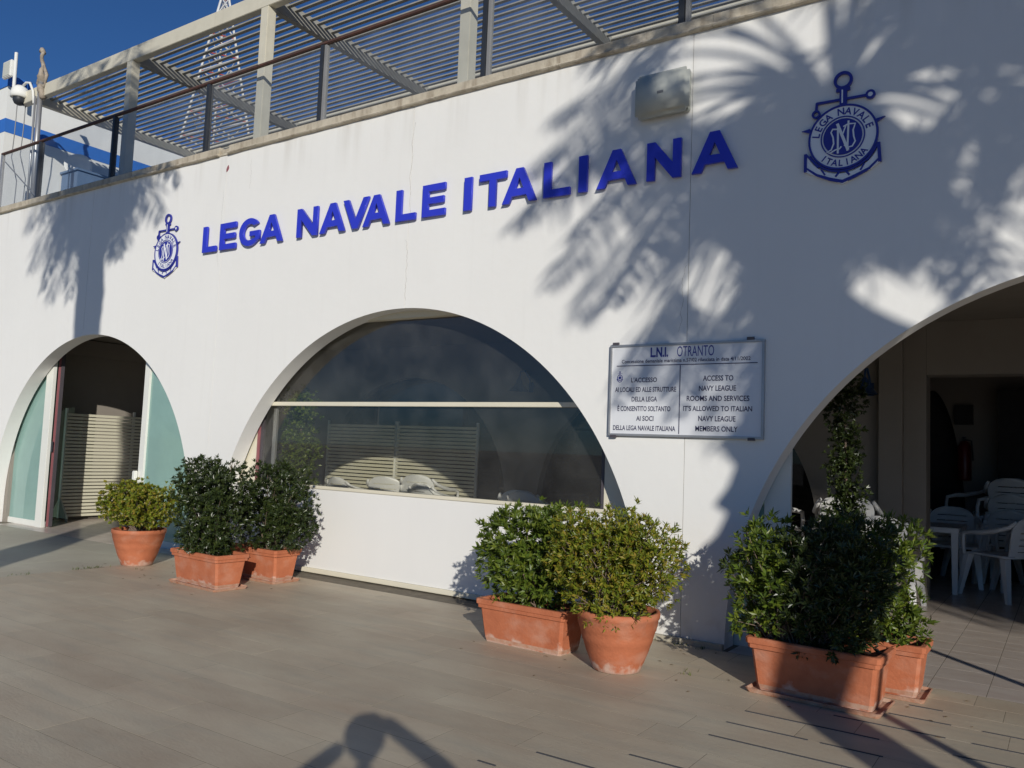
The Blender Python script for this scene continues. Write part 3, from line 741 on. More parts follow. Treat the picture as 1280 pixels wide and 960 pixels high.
# ---------------------------------------------------------------- pergola
pg = tag(empty('pergola', (0, 0, 5.40)), 'cream steel pergola with long parallel slats over the roof terrace', 'pergola')
zb, zt2 = 7.61-5.4, 7.84-5.4
YE = 3.75
px_ = [-15.75, -12.52, -9.22, -5.66, -1.55, 2.4, 6.0]
b = MB(); b.box(-16.1, 6.3, .26, .38, zb, zt2); b.build('front_beam', m_perg, pg, bevel=.006)
b = MB(); b.box(-16.1, 6.3, YE, YE+.1, zb, zt2); b.build('rear_beam', m_perg, pg)
for i, x in enumerate(px_):
    b = MB(); b.box(x-.05, x+.05, .382, YE-.002, zb, zt2-.02); b.build('cross_beam', m_slat if i else m_perg, pg)
    if i:
        b = MB(); b.box(x-.075, x+.075, .255, .40, 0, zb-.001); b.build('post', m_perg, pg, bevel=.006)
        b = MB(); b.box(x-.05, x+.05, YE, YE+.1, 0, zb-.001); b.build('post', m_slat, pg)
me_s = None
k = 0; y = .45
while y < YE-.05:
    b = MB(); b.box(-16.0, 6.2, 0, .058, .0, .02)
    if me_s is None: me_s = b.mesh('slat'); me_s.materials.append(m_slat)
    link('slat', me_s, None, pg, (0, y, zt2-.085+5.4-5.4)); y += .141
g = MB(); g.box(-19.4, 6.6, .31, 9, 5.403, 5.43); tag(g.build('terrace_floor', m_ground), kind='structure')

# ---------------------------------------------------------------- side building with blue bands
sb = tag(empty('striped_building', (-17, .42, 0)), 'white upper building with bright blue horizontal bands beyond the terrace', 'building')
def band(z0, z1, m, e, nm): b = MB(); b.box(-4, 0+e, 0-e, 12, z0, z1); b.build(nm, m, sb)
band(5.0, 7.33, m_bwhite, 0, 'wall'); band(7.331, 7.60, m_bblue, .006, 'blue_band'); band(7.601, 8.24, m_bwhite, 0, 'wall'); band(8.241, 8.46, m_bblue, .02, 'blue_band')
ds = tag(empty('satellite_dish', (-16.85, 1.75, 7.0)), 'pale satellite dish mounted on the striped wall behind the railing', 'satellite dish')
b = MB(); b.lathe([(.002, 0), (.12, .012), (.2, .035), (.26, .065), (.265, .06), (.2, .025), (.1, .0), (.002, -.008)], 24)
o = b.build('dish', m_bwhite, ds, smooth=True); o.rotation_euler = (R(75), 0, R(55)); o.location = (.12, 0, 0)
b = MB(); b.tube([(-.1, 0, 0), (.1, 0, 0)], .02, 8); b.build('bracket', m_cable, ds)
cb = tag(empty('equipment_cabinet', (-16.6, 2.3, 5.43)), 'dark blue-grey cabinet standing against the striped wall on the terrace', 'cabinet')
b = MB(); b.box(-.38, .25, -.75, .6, .0, 1.38); b.build('body', m_cab, cb, bevel=.01); b = MB(); b.box(-.38, .29, -.79, .64, 1.381, 1.42); b.build('lid', m_cab, cb)
# flood light
fl = tag(empty('flood_light', (-16.5, .3, 8.0)), 'square flood light on a short white pole above the blue band', 'flood light')
b = MB(); b.tube([(0, 0, .05), (-.02, 0, .74)], .03, 10); b.build('pole', m_bwhite, fl)
b = MB(); b.box(-.36, -.05, -.07, .0, .27, .60); b.build('housing', m_bwhite, fl, bevel=.015)
b = MB(); b.box(-.33, -.08, -.078, -.071, .30, .57); b.build('lens', m_boxp, fl)
# pole with dome camera
cp = tag(empty('camera_pole', (-15.3, .25, 5.43)), 'grey steel pole behind the railing with a tattered cloth rolled round its top', 'pole')
b = MB(); b.tube([(0, 0, 0), (-.06, 0, 2.45)], .045, 10); b.tube([(-.12, -.03, .0), (-.16, -.03, 2.2)], .02, 8); b.build('pole', m_alu, cp, smooth=True)
b = MB(); pts = []; rads = []
for k in range(26):
    t = k/25; pts.append((-.06+.05*math.sin(t*14)*(1-t*.4)+(.03 if t < .3 else 0), .03*math.cos(t*17), 2.15+t*.85)); rads.append(.05*(1.1-.6*t)+.03*abs(noise.noise(Vector((t*9, 0, 0))))+(.03 if .3 < t < .5 else 0))
b.tube(pts, rads, 9); b.tube([(-.05, 0, 2.99), (-.12, 0, 3.07), (-.2, 0, 3.05)], [.04, .05, .015], 7); b.tube([(0, 0, 2.75), (.12, 0, 2.55), (.05, 0, 2.3)], [.02, .035, .01], 6)
b.build('rolled_cloth', m_rag, cp, smooth=True)
dc = tag(empty('dome_camera', (-16.05, .22, 7.75)), 'white dome security camera with a black glass bowl hanging from an arm', 'security camera')
b = MB(); b.lathe([(.001, .2), (.08, .19), (.14, .13), (.16, .04), (.16, -.03), (.13, -.04), (.001, -.04)], 24); b.build('housing', m_bwhite, dc, smooth=True)
b = MB(); b.lathe([(.115, -.041), (.112, -.09), (.085, -.14), (.04, -.165), (.001, -.17)], 24); b.build('dome', m_black, dc, smooth=True)
b = MB(); b.tube([(.05, 0, .17), (.2, 0, .22), (.35, 0, .18), (.48, 0, 0), (.55, 0, -.25)], .022, 8); b.build('arm', m_bwhite, dc, smooth=True)
for xx, zz in ((-16.28, 5.5), (-15.95, 5.7)):
    b = MB(); b.tube([(xx-.1, .33, 7.9), (xx-.12, .34, 7.2), (xx-.18, .35, 6.7), (xx+.1, .35, 6.2), (xx+.12, .33, zz)], .009, 5)
    tag(b.build('hanging_cable', m_cable), 'thin grey cable hanging below the dome camera, %s' % ('nearer the flood light' if xx < -16.1 else 'nearer the pole'), 'cable')

# ---------------------------------------------------------------- mast
mast = tag(empty('lattice_mast', (0, 0, 0)), 'tall white lattice radio mast rising behind the pergola', 'mast')
mc = None
ryv = Vector((-(640-271)/F*rr.x+f.x, 0, 0))
def ray_at(px, py, y):
    d = rr*((px-640)/F)-uu*((py-480)/F)+f; return CAM+d*((y-CAM.y)/d.y)
A = ray_at(275, 0, 12.0); B = ray_at(266, 165, 12.0)
mast.location = (B.x+.2, 12, 0)
mw = lambda z: .5*max(.25, .6+(17.6-z)*.37)
cx_ = lambda z: (A.x-B.x)*(z-B.z)/(A.z-B.z)*.0
def leg(k, z):
    t = 2*math.pi*k/3+.5; return Vector((mw(z)*1.15*math.cos(t), mw(z)*1.15*math.sin(t), z))
zs = [0, 2.4, 4.6, 6.6, 8.4, 10.0, 11.4, 12.6, 13.6, 14.5, 15.3, 16.1, 16.9, 17.7, 18.5, 19.5]
for k in range(3):
    b = MB(); b.tube([leg(k, z) for z in zs], .045, 6); b.build('mast_leg', m_mast, mast)
b = MB(); b2 = MB()
for i, (z0, z1) in enumerate(zip(zs, zs[1:])):
    for k in range(3):
        b.tube([leg(k, z0), leg((k+1) % 3, z1)], .022, 4, cap=False); b.tube([leg((k+1) % 3, z0), leg(k, z1)], .022, 4, cap=False)
        b2.tube([leg(k, z0), leg((k+1) % 3, z0)], .025, 4, cap=False)
b.build('diagonal_braces', m_mast, mast, kind='stuff'); b2.build('ring_braces', m_mastr, mast, kind='stuff')

# ---------------------------------------------------------------- plants
def bush(name, mbs, parent, m, ntips, nl, ll, lw, seed, shell=.45, up=.4, root=None, twigs=40, nests=None, name2='foliage'):
    rd = random.Random(seed); mb = MB(); tw = MB()
    vol = [b_[1][0]*b_[1][1]*b_[1][2]*(b_[2] if len(b_) > 2 else 1) for b_ in mbs]
    tot = sum(vol)
    for bi, b_ in enumerate(mbs):
        c, rad = Vector(b_[0]), b_[1]
        for _ in range(int(ntips*vol[bi]/tot)):
            d = Vector((rd.gauss(0, 1), rd.gauss(0, 1), rd.gauss(0, 1))).normalized()
            q = rd.random()**shell
            # squarish clipped outline with lumps
            k = 1/max(abs(d.x), abs(d.y), abs(d.z))**.35
            lump = 1+.10*noise.noise(d*2.3+Vector((seed, bi, 0)))+.08*noise.noise(d*5+Vector((seed, bi, 3)))
            p = c+Vector((d.x*rad[0], d.y*rad[1], d.z*rad[2]))*q*k*lump
            if rd.random() < .05: p += Vector((d.x, d.y, abs(d.z)+.5))*rd.uniform(.02, .07)
            if root and p.z < root[2]-.02 and rd.random() < .8: continue
            if noise.noise(p*4.5+Vector((seed*3, 0, 0))) > .40: continue    # gaps
            ax = (d+Vector((0, 0, up))+Vector((rd.uniform(-.4, .4), rd.uniform(-.4, .4), rd.uniform(-.3, .3)))).normalized()
            e1 = ax.orthogonal().normalized(); e2 = ax.cross(e1); a0 = rd.random()*6.3
            for j in range(nl):
                a = a0+j*2.4; side = e1*math.cos(a)+e2*math.sin(a)
                op = rd.uniform(.35, 1.15)
                dr = (ax*math.cos(op)+side*math.sin(op)).normalized()
                L_ = ll*rd.uniform(.6, 1.25); w = lw*rd.uniform(.7, 1.2)
                wd = dr.cross(ax+Vector((rd.uniform(-.3, .3),)*3));
                if wd.length < 1e-3: continue
                wd.normalize(); nn = wd.cross(dr)
                o_ = p-ax*.02*j/nl+dr*.004
                mid = o_+dr*L_*.5+nn*w*.12
                n0 = len(mb.v)
                mb.v += [tuple(o_), tuple(mid+wd*w*.5), tuple(o_+dr*L_-nn*w*.15), tuple(mid-wd*w*.5), tuple(o_+dr*L_*.5-nn*w*.1)]
                mb.f += [(n0, n0+1, n0+4), (n0+1, n0+2, n0+4), (n0+2, n0+3, n0+4), (n0+3, n0, n0+4)]; mb.mi += [0]*4
            if root and rd.random() < twigs/ntips:
                r_ = Vector(root)+Vector((rd.uniform(-.1, .1), rd.uniform(-.06, .06), 0)); m1 = r_.lerp(p, .5)+Vector((rd.uniform(-.05, .05), rd.uniform(-.05, .05), .02))
                tw.tube([r_, m1, p], [.008, .005, .002], 5, cap=False)
    for p in mb.f: pass
    o = mb.build(name2, m, parent, fix=False, kind='stuff')
    if tw.v: tw.build('twigs', m_twig, parent, fix=False, kind='stuff', smooth=True)
    return o

def planter_rect(cx, cy, w, d, h, tray=True, rz=0, label=None, shape=None):
    t = empty('rectangular_planter', (cx, cy, 0), rz); tag(t, label, 'planter', 'rectangular terracotta planters by the wall')
    z0 = .018 if tray else .0
    b = MB(); hw, hd = w/2, d/2; ins = .07
    def ring(x, y_, z): 
        c = .022; return [(-x+c, -y_, z), (x-c, -y_, z), (x, -y_+c, z), (x, y_-c, z), (x-c, y_, z), (-x+c, y_, z), (-x, y_-c, z), (-x, -y_+c, z)]
    lv = [(hw-ins, hd-ins, z0), (hw-ins+.004, hd-ins+.004, z0+.012), (hw-ins+.012, hd-ins+.010, z0+.04), (hw-.03, hd-.03, h-.075), (hw-.012, hd-.012, h-.072), (hw-.010, hd-.010, h-.045), (hw, hd, h-.04), (hw+.002, hd+.002, h-.008), (hw-.006, hd-.006, h), (hw-.035, hd-.035, h), (hw-.04, hd-.04, h-.05)]
    b.v = [p for l in lv for p in ring(*l)]; n = 8
    for i in range(len(lv)-1):
        for k in range(n): b.f.append((i*n+k, i*n+(k+1) % n, (i+1)*n+(k+1) % n, (i+1)*n+k)); b.mi.append(1 if i == 1 else 0)
    b.f.append(tuple(reversed(range(n)))); b.mi.append(0)
    o = b.build('pot', [m_terra, m_terra_b], t)
    s_ = MB(); s_.box(-hw+.038, hw-.038, -hd+.038, hd-.038, h-.08, h-.05); s_.build('soil', m_soil, t)
    if tray:
        b = MB(); a, c = hw-.035, hd-.035; e = .035
        lv = [(a-.03, c-.03, 0), (a+e*.6, c+e*.6, .002), (a+e, c+e, .03), (a+e-.008, c+e-.008, .032), (a+e*.5, c+e*.5, .012), (a-.06, c-.06, .012)]
        b.v = [p for l in lv for p in ring(*l)]
        for i in range(len(lv)-1):
            for k in range(n): b.f.append((i*n+k, i*n+(k+1) % n, (i+1)*n+(k+1) % n, (i+1)*n+k)); b.mi.append(0)
        b.f.append(tuple(reversed(range(n)))); b.mi.append(0); b.f.append(tuple((len(lv)-1)*n+k for k in range(n))); b.mi.append(0)
        b.build('saucer', m_terra_b, t)
    return t
def planter_round(cx, cy, label, sc=1.0):
    t = empty('round_planter', (cx, cy, 0)); tag(t, label, 'planter', 'round terracotta pots by the wall')
    P = [(.001, 0), (.165, 0), (.178, .006), (.186, .03), (.20, .06), (.232, .14), (.255, .21), (.259, .215), (.268, .25), (.283, .30), (.288, .305), (.292, .33), (.296, .335), (.302, .385), (.310, .39), (.315, .42), (.31, .44), (.285, .44), (.275, .40)]
    b = MB(); b.lathe([(r_*sc, z*sc) for r_, z in P], 48)
    o = b.build('pot', m_terra, t, smooth=True)
    s_ = MB(); s_.lathe([(.001, .405*sc), (.28*sc, .40*sc)], 32); s_.build('soil', m_soil, t)
    return t
def shrub(name, loc, label, cat='shrub'):
    t = empty(name, loc); tag(t, label, cat, 'potted shrubs along the arcade'); return t

# 1 left round
planter_round(-9.52, -.86, 'round terracotta pot in front of the left arch')
t = shrub('potted_shrub', (-9.58, -.86, .40), 'low domed yellow-green shrub with bare twigs in the round pot by the left arch')
bush('b', [((-.20, 0, .34), (.36, .34, .27)), ((.22, 0, .33), (.36, .34, .25))], t, L_yel, 1500, 7, .040, .026, 11, .3, .3, (0, 0, 0), 110)
# 2 rect front left
planter_rect(-7.75, -1.13, .90, .42, .37, True, R(-4), 'rectangular terracotta planter on a saucer, front one of the pair left of the window')
t = shrub('potted_shrub', (-7.76, -1.13, .33), 'dense dark green shrub in the front planter left of the window')
bush('b', [((-.02, .05, .45), (.45, .38, .46)), ((.14, .0, .74), (.38, .36, .28)), ((0, -.03, .18), (.40, .24, .20)), ((-.24, 0, .74), (.26, .28, .32))], t, L_dark, 2700, 9, .045, .017, 12, .38, .5, (0, 0, 0), 60)
# 3 rect behind
planter_rect(-7.72, -.42, .86, .40, .37, True, 0, 'rectangular terracotta planter standing nearer the wall, behind the dark shrub left of the window')
t = shrub('potted_shrub', (-7.62, -.42, .33), 'loose dark green shrub right beside the window panel, behind the dense dark one')
bush('b', [((.05, 0, .50), (.50, .32, .54)), ((.36, .0, .40), (.25, .28, .36))], t, L_dark, 2000, 9, .046, .016, 13, .42, .5, (0, 0, 0), 60)
# 4 rect centre
planter_rect(-3.68, -.99, .88, .42, .35, False, R(-2), 'rectangular terracotta planter without a saucer right of the window')
t = shrub('potted_shrub', (-3.72, -.95, .31), 'glossy broad-leaved green shrub in the rectangular planter right of the window')
bush('b', [((-.06, .02, .42), (.44, .34, .40)), ((-.12, 0, .58), (.34, .3, .24)), ((0, -.03, .18), (.38, .24, .22)), ((.25, .1, .45), (.3, .3, .42))], t, L_mid, 1500, 8, .058, .022, 14, .38, .4, (0, 0, 0), 40)
# 5 round centre
planter_round(-2.81, -1.17, 'round terracotta pot beside the board, nearest the camera')
t = shrub('potted_shrub', (-2.84, -1.17, .40), 'sprawling yellow-green shrub with fine leaves in the round pot below the notice board')
bush('b', [((-.08, .02, .34), (.37, .34, .34)), ((.26, .0, .42), (.27, .3, .32)), ((-.30, -.05, .46), (.24, .25, .32)), ((-.02, 0, .55), (.3, .3, .25)), ((.02, -.1, .1), (.3, .25, .2))], t, L_yel, 2700, 7, .042, .016, 15, .32, .3, (0, 0, -.02), 160)
# 6 rect right
planter_rect(-1.42, -.90, .88, .44, .375, True, R(-3), 'rectangular terracotta planter half in shadow in front of the right arch')
t = shrub('potted_shrub', (-1.46, -.93, .33), 'tall dark shrub, leaf colours brighter on its sunlit left and darker in the shade, in front of the right arch')
bush('b', [((-.32, 0, .38), (.25, .26, .40)), ((-.30, .0, .68), (.16, .2, .20))], t, L_mid, 480, 7, .06, .024, 16, .45, .5, (-.2, 0, 0), 40)  # brighter leaf colours stand for the sun on the left side
bush('b', [((.05, 0, .42), (.40, .32, .42)), ((.25, .0, .58), (.30, .3, .34)), ((.08, -.03, .17), (.38, .24, .22)), ((-.55, 0, .5), (.12, .15, .1))], t, L_dark, 1400, 8, .055, .018, 17, .4, .5, (0, 0, 0), 40, name2='shaded_foliage')  # darker leaf colours put the trunk's shade into the rest of the shrub
# 7 behind right
planter_rect(-1.24, -.38, .86, .40, .375, True, 0, 'rectangular terracotta planter behind the one in front of the right arch')
t = shrub('potted_shrub', (-1.24, -.38, .33), 'leafy green shrub right behind the tall dark one at the right arch')
bush('b', [((-.02, 0, .42), (.38, .3, .46)), ((.1, -.03, .17), (.36, .22, .22)), ((.24, 0, .66), (.2, .24, .26))], t, L_mid, 1000, 7, .058, .02, 18, .45, .5, (0, 0, 0), 40)

# indoor plants
def tall_plant(x, y, zt, rad, label, seed, m):
    t = empty('tall_ficus', (x, y, 0)); tag(t, label, 'potted plant', 'tall potted plants inside the room')
    b = MB(); b.lathe([(.001, 0), (.14, 0), (.2, .3), (.215, .34), (.19, .34), (.18, .30), (.001, .30)], 24); b.build('pot', m_terra, t, smooth=True)
    b = MB(); b.tube([(0, 0, .3), (.02, 0, zt*.6), (0, 0, zt*.9)], [.02, .015, .006], 6); b.build('stem', m_twig, t)
    L_ = []; z = .55
    while z < zt-.1:
        k = (z-.4)/(zt-.4); r_ = rad*(1.0-.45*k)*random.Random(seed+int(z*10)).uniform(.75, 1.2)
        L_.append(((random.Random(int(z*99)).uniform(-.06, .06), 0, z), (r_, r_, .24))); z += .22
    bush('b', L_, t, m, 1600, 6, .05, .024, seed, .6, .2, None, 0)
tall_plant(-1.93, 2.2, 2.42, .27, 'tall slender dark plant standing just inside the right arch', 31, L_dark)
tall_plant(-8.50, .72, 2.35, .36, 'tall leafy plant standing behind the glass at the left end of the window', 32, L_mid)

# ---------------------------------------------------------------- chairs and tables
def make_chair():
    t = empty('resin_chair', (0, 0, 0))
    Wd, Dp, SH = .27, .25, .47
    for sx in (-1, 1):
        for sy, bk in ((-1, 0), (1, 1)):
            b = MB(); x, y_ = sx*(Wd), sy*Dp
            top = (x*.93, y_*.92, SH-.03); bot = (x*1.12, y_*1.25, 0)
            pts = [Vector(bot).lerp(Vector(top), k/4) for k in range(5)]
            n0 = 0
            for k, p in enumerate(pts):
                w = .022+.018*k/4
                for (qx, qy) in ((-1, -1), (1, -1), (1, 1), (-1, 1)): b.v.append((p.x+qx*w, p.y+qy*w*.8, p.z))
            for k in range(4):
                for q in range(4): b.f.append((k*4+q, k*4+(q+1) % 4, k*4+4+(q+1) % 4, k*4+4+q)); b.mi.append(0)
            b.f += [(3, 2, 1, 0), (16, 17, 18, 19)]; b.mi += [0, 0]
            b.build('leg', m_chair, t)
    b = MB(); nx, ny = 8, 8
    for z_off in (0, -.025):
        for j in range(ny+1):
            for i in range(nx+1):
                u, v_ = i/nx*2-1, j/ny*2-1
                b.v.append((u*(Wd+.01), v_*(Dp+.02), SH+z_off-.018*(1-u*u)*(1-v_*v_)-(.03*max(0, -v_-.6))))
    st = (nx+1)*(ny+1)
    for j in range(ny):
        for i in range(nx):
            a = j*(nx+1)+i; b.f.append((a, a+1, a+nx+2, a+nx+1)); b.f.append((st+a, st+a+nx+1, st+a+nx+2, st+a+1)); b.mi += [0, 0]
    for i in range(nx):
        b.f.append((i, st+i, st+i+1, i+1)); a = ny*(nx+1)+i; b.f.append((a, a+1, st+a+1, st+a)); b.mi += [0, 0]
    for j in range(ny):
        a = j*(nx+1); b.f.append((a, a+nx+1, st+a+nx+1, st+a)); a += nx; b.f.append((a, st+a, st+a+nx+1, a+nx+1)); b.mi += [0, 0]
    b.build('seat', m_chair, t, smooth=True)
    # backrest grid with slots, rounded top, leaning back
    b = MB(); nu, nv = 24, 40; pt = {}
    def P(i, j, o_):
        u = i/nu*2-1; v_ = j/nv
        wdt = (.215+.045*v_)*(1 if v_ < .55 else math.sqrt(max(0.02, 1-((v_-.55)/.47)**2.6)))
        z = SH-.02+v_*.43; y_ = Dp-.02+.11*v_ + (.045*(1-u*u)) + o_
        return (u*wdt, y_, z)
    for o_ in (0, .016):
        for j in range(nv+1):
            for i in range(nu+1): b.v.append(P(i, j, o_))
    st = (nu+1)*(nv+1)
    def solid(i, j):
        return not (4 <= i < nu-4 and j in (6, 12, 18, 24, 30))
    for j in range(nv):
        for i in range(nu):
            if not (0 <= i < nu): continue
            a = j*(nu+1)+i
            if solid(i, j): b.f.append((a, a+1, a+nu+2, a+nu+1)); b.f.append((st+a, st+a+nu+1, st+a+nu+2, st+a+1)); b.mi += [0, 0]
            for (di, dj, e0, e1) in ((0, -1, a, a+1), (0, 1, a+nu+1, a+nu+2), (-1, 0, a, a+nu+1), (1, 0, a+1, a+nu+2)):
                ii, jj = i+di, j+dj; nb = (0 <= ii < nu and 0 <= jj < nv) and solid(ii, jj)
                if solid(i, j) and not nb: b.f.append((e0, e1, st+e1, st+e0)); b.mi.append(0)
    b.build('backrest', m_chair, t, smooth=False)
    for sx in (-1, 1):
        b = MB(); x = sx*(Wd+.02)
        pts = [(x*1.0, -Dp*1.02, SH-.03), (x*1.02, -Dp*1.05, SH+.10), (x*1.04, -Dp*.98, SH+.19), (x*1.06, -Dp*.5, SH+.215), (x*1.05, 0, SH+.22), (x*1.0, Dp*.6, SH+.25), (x*.92, Dp*1.2, SH+.30), (x*.80, Dp*1.42, SH+.36)]
        b.tube(pts, [.022, .02, .022, .026, .028, .026, .022, .016], 8); b.build('armrest', m_chair, t, smooth=True)
    return t
def copy_tree(o, loc, rz, sc=1.17):
    c = o.copy(); COL.objects.link(c); c.location = loc; c.rotation_euler = (0, 0, rz); c.scale = (sc,)*3
    for ch in o.children:
        d = ch.copy(); COL.objects.link(d); d.parent = c
    return c
chair0 = make_chair()
CH = [  # x, y, z, rz (0 = faces -y), label
    (-.66, 5.2, 0, R(-130), 'white resin armchair nearest the right edge, turned away with slotted back'),
    (-1.74, 3.42, 0, R(180), 'sunlit white resin chair just behind the shrub at the right arch'),
    (-.35, 6.0, 0, R(-125), 'white resin armchair just behind the nearest turned-away one'),
    (-1.35, 6.10, 0, R(5), 'white resin armchair behind the table, facing the camera'),
    (-1.05, 6.9, 0, R(-50), 'lower chair of the stack in the dark beyond the table'),
    (-1.05, 6.9, .38, R(-50), 'upper chair of the stack in the dark beyond the table'),
    (-.62, 6.8, 0, R(175), 'lowest chair of the tall stack furthest back at the right edge'),
    (-.62, 6.8, .22, R(175), 'middle chair of the tall stack furthest back at the right edge'),
    (-.62, 6.8, .44, R(175), 'topmost chair of the tall stack furthest back at the right edge'),
    (-2.12, 3.3, 0, R(190), 'lower of two stacked chairs behind the right shrubs beside the slender plant'),
    (-2.12, 3.3, .21, R(190), 'upper of two stacked chairs showing over the right shrubs beside the slender plant'),
    (-3.1, 3.3, .0, R(150), 'lower of two stacked chairs behind the side panel of the right arch'),
    (-3.1, 3.3, .21, R(150), 'upper of two stacked chairs behind the side panel of the right arch'),
    (-9.11, 3.3, .06, R(200), 'white resin chair third from left behind the window sill, tilted dome back'),
    (-8.40, 3.35, .0, R(190), 'lower of the stacked chairs fourth from left behind the window sill'),
    (-8.40, 3.35, .12, R(190), 'upper of the stacked chairs fourth from left behind the window sill'),
    (-7.96, 3.1, .0, R(165), 'white resin chair fifth from left behind the window sill'),
    (-10.75, 3.3, -.0, R(150), 'white resin chair leftmost behind the window sill, by the tall plant'),
    (-9.95, 3.3, -.0, R(170), 'white resin chair second from left behind the window sill'),
    (-6.52, 3.3, .0, R(195), 'white resin chair sixth from left behind the window sill, before the screen end'),
    (-6.08, 3.0, .0, R(170), 'white resin chair rightmost behind the window sill, above the glossy shrub'),
]
for i, (x, y, z, rz, lb) in enumerate(CH):
    c = chair0 if i == 0 else copy_tree(chair0, (x, y, z), rz)
    if i == 0: c.location = (x, y, 0); c.rotation_euler = (0, 0, rz); c.scale = (1.17,)*3
    tag(c, lb, 'chair', 'white resin chairs in the club room')
def table(x, y, rz, label):
    t = empty('resin_table', (x, y, 0), rz); tag(t, label, 'table', 'white resin tables in the club room')
    b = MB(); b.box(-.5, .5, -.5, .5, .80, .825); b.build('table_top', m_chair, t, bevel=.01)
    b = MB(); b.box(-.485, .485, -.485, .485, .76, .799); b.build('apron', m_chair, t)
    for sx in (-1, 1):
        for sy in (-1, 1):
            b = MB(); b.box(sx*.44-.04, sx*.44+.04, sy*.44-.04, sy*.44+.04, 0, .758, top=(.012, .012)); b.build('leg', m_chair, t)
table(-1.64, 5.48, 0, 'square white resin table behind the shrub at the right arch')
table(-7.2, 2.2, R(10), 'white resin table half hidden behind the window sill')

# lamps, extinguisher
def wall_lamp(x, y, z, label):
    t = empty('wall_lamp', (x, y, z)); tag(t, label, 'lamp', 'blue gooseneck wall lamps')
    b = MB(); b.tube([(0, 0, -.05), (0, -.08, .1), (0, -.2, .2), (0, -.32, .18), (0, -.36, .06)], .014, 7); b.build('arm', m_lamp, t, smooth=True)
    b = MB(); b.lathe([(.02, .08), (.04, .05), (.06, -.02), (.15, -.12), (.155, -.125), (.05, -.02), (.01, .03)], 20, c=(0, -.36, 0)); b.build('shade', m_lamp, t, smooth=True)
    b = MB(); b.box(-.04, .04, -.02, 0, -.12, .04); b.build('mount', m_lamp, t)
wall_lamp(-2.02, 4.045, 2.55, 'blue gooseneck wall lamp inside the right arch')
wall_lamp(-7.0, 4.045, 2.62, 'blue gooseneck wall lamp seen through the window glass')
ex = tag(empty('fire_extinguisher', (-1.32, 7.55, 1.4)), 'dark red fire extinguisher hanging on the far wall inside the right arch', 'fire extinguisher')
b = MB(); b.lathe([(.001, 0), (.09, 0), (.095, .02), (.095, .5), (.06, .58), (.03, .6), (.001, .6)], 20); b.build('cylinder_body', m_red, ex, smooth=True)
b = MB(); b.box(-.02, .02, -.06, .05, .6, .66); b.tube([(0, -.05, .62), (.1, -.08, .6), (.12, -.08, .3)], .012, 6); b.build('valve', m_black, ex)
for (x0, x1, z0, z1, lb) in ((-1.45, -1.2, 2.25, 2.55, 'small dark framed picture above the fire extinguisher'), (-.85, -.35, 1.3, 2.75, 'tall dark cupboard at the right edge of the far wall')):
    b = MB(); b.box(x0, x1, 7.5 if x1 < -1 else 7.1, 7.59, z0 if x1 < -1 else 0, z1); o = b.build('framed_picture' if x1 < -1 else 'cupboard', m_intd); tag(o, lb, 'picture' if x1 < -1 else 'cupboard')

# ---------------------------------------------------------------- palms behind the camera (they cast the shade)
def wproj(xw, zw, t): return Vector((xw, 0, zw))+tosun*t
GAPS = [(-2.46, 5.08, .42, .44), (-.98, 4.47, .34, .20), (-1.16, 2.82, .30, .26), (-1.48, 2.45, .16, .22), (-1.71, 5.27, .20, .20), (-.3, 3.37, .10, .16), (-2.60, 3.15, .20, .28), (-.30, 4.45, .22, .10), (-.62, 3.93, .10, .08), (-1.30, 4.92, .16, .10), (-3.12, 3.02, .16, .14), (-1.75, 4.75, .30, .08)]
def in_gap(p):       # does this leaflet's shadow fall on one of the bright patches between the fronds?
    t = p.y/tosun.y; x, z = p.x-tosun.x*t, p.z-tosun.z*t
    e = .35*noise.noise(Vector((x*5, z*5, 0)))
    return any(((x-a)/rx)**2+((z-b)/rz)**2 < 1.15+e for a, b, rx, rz in GAPS)
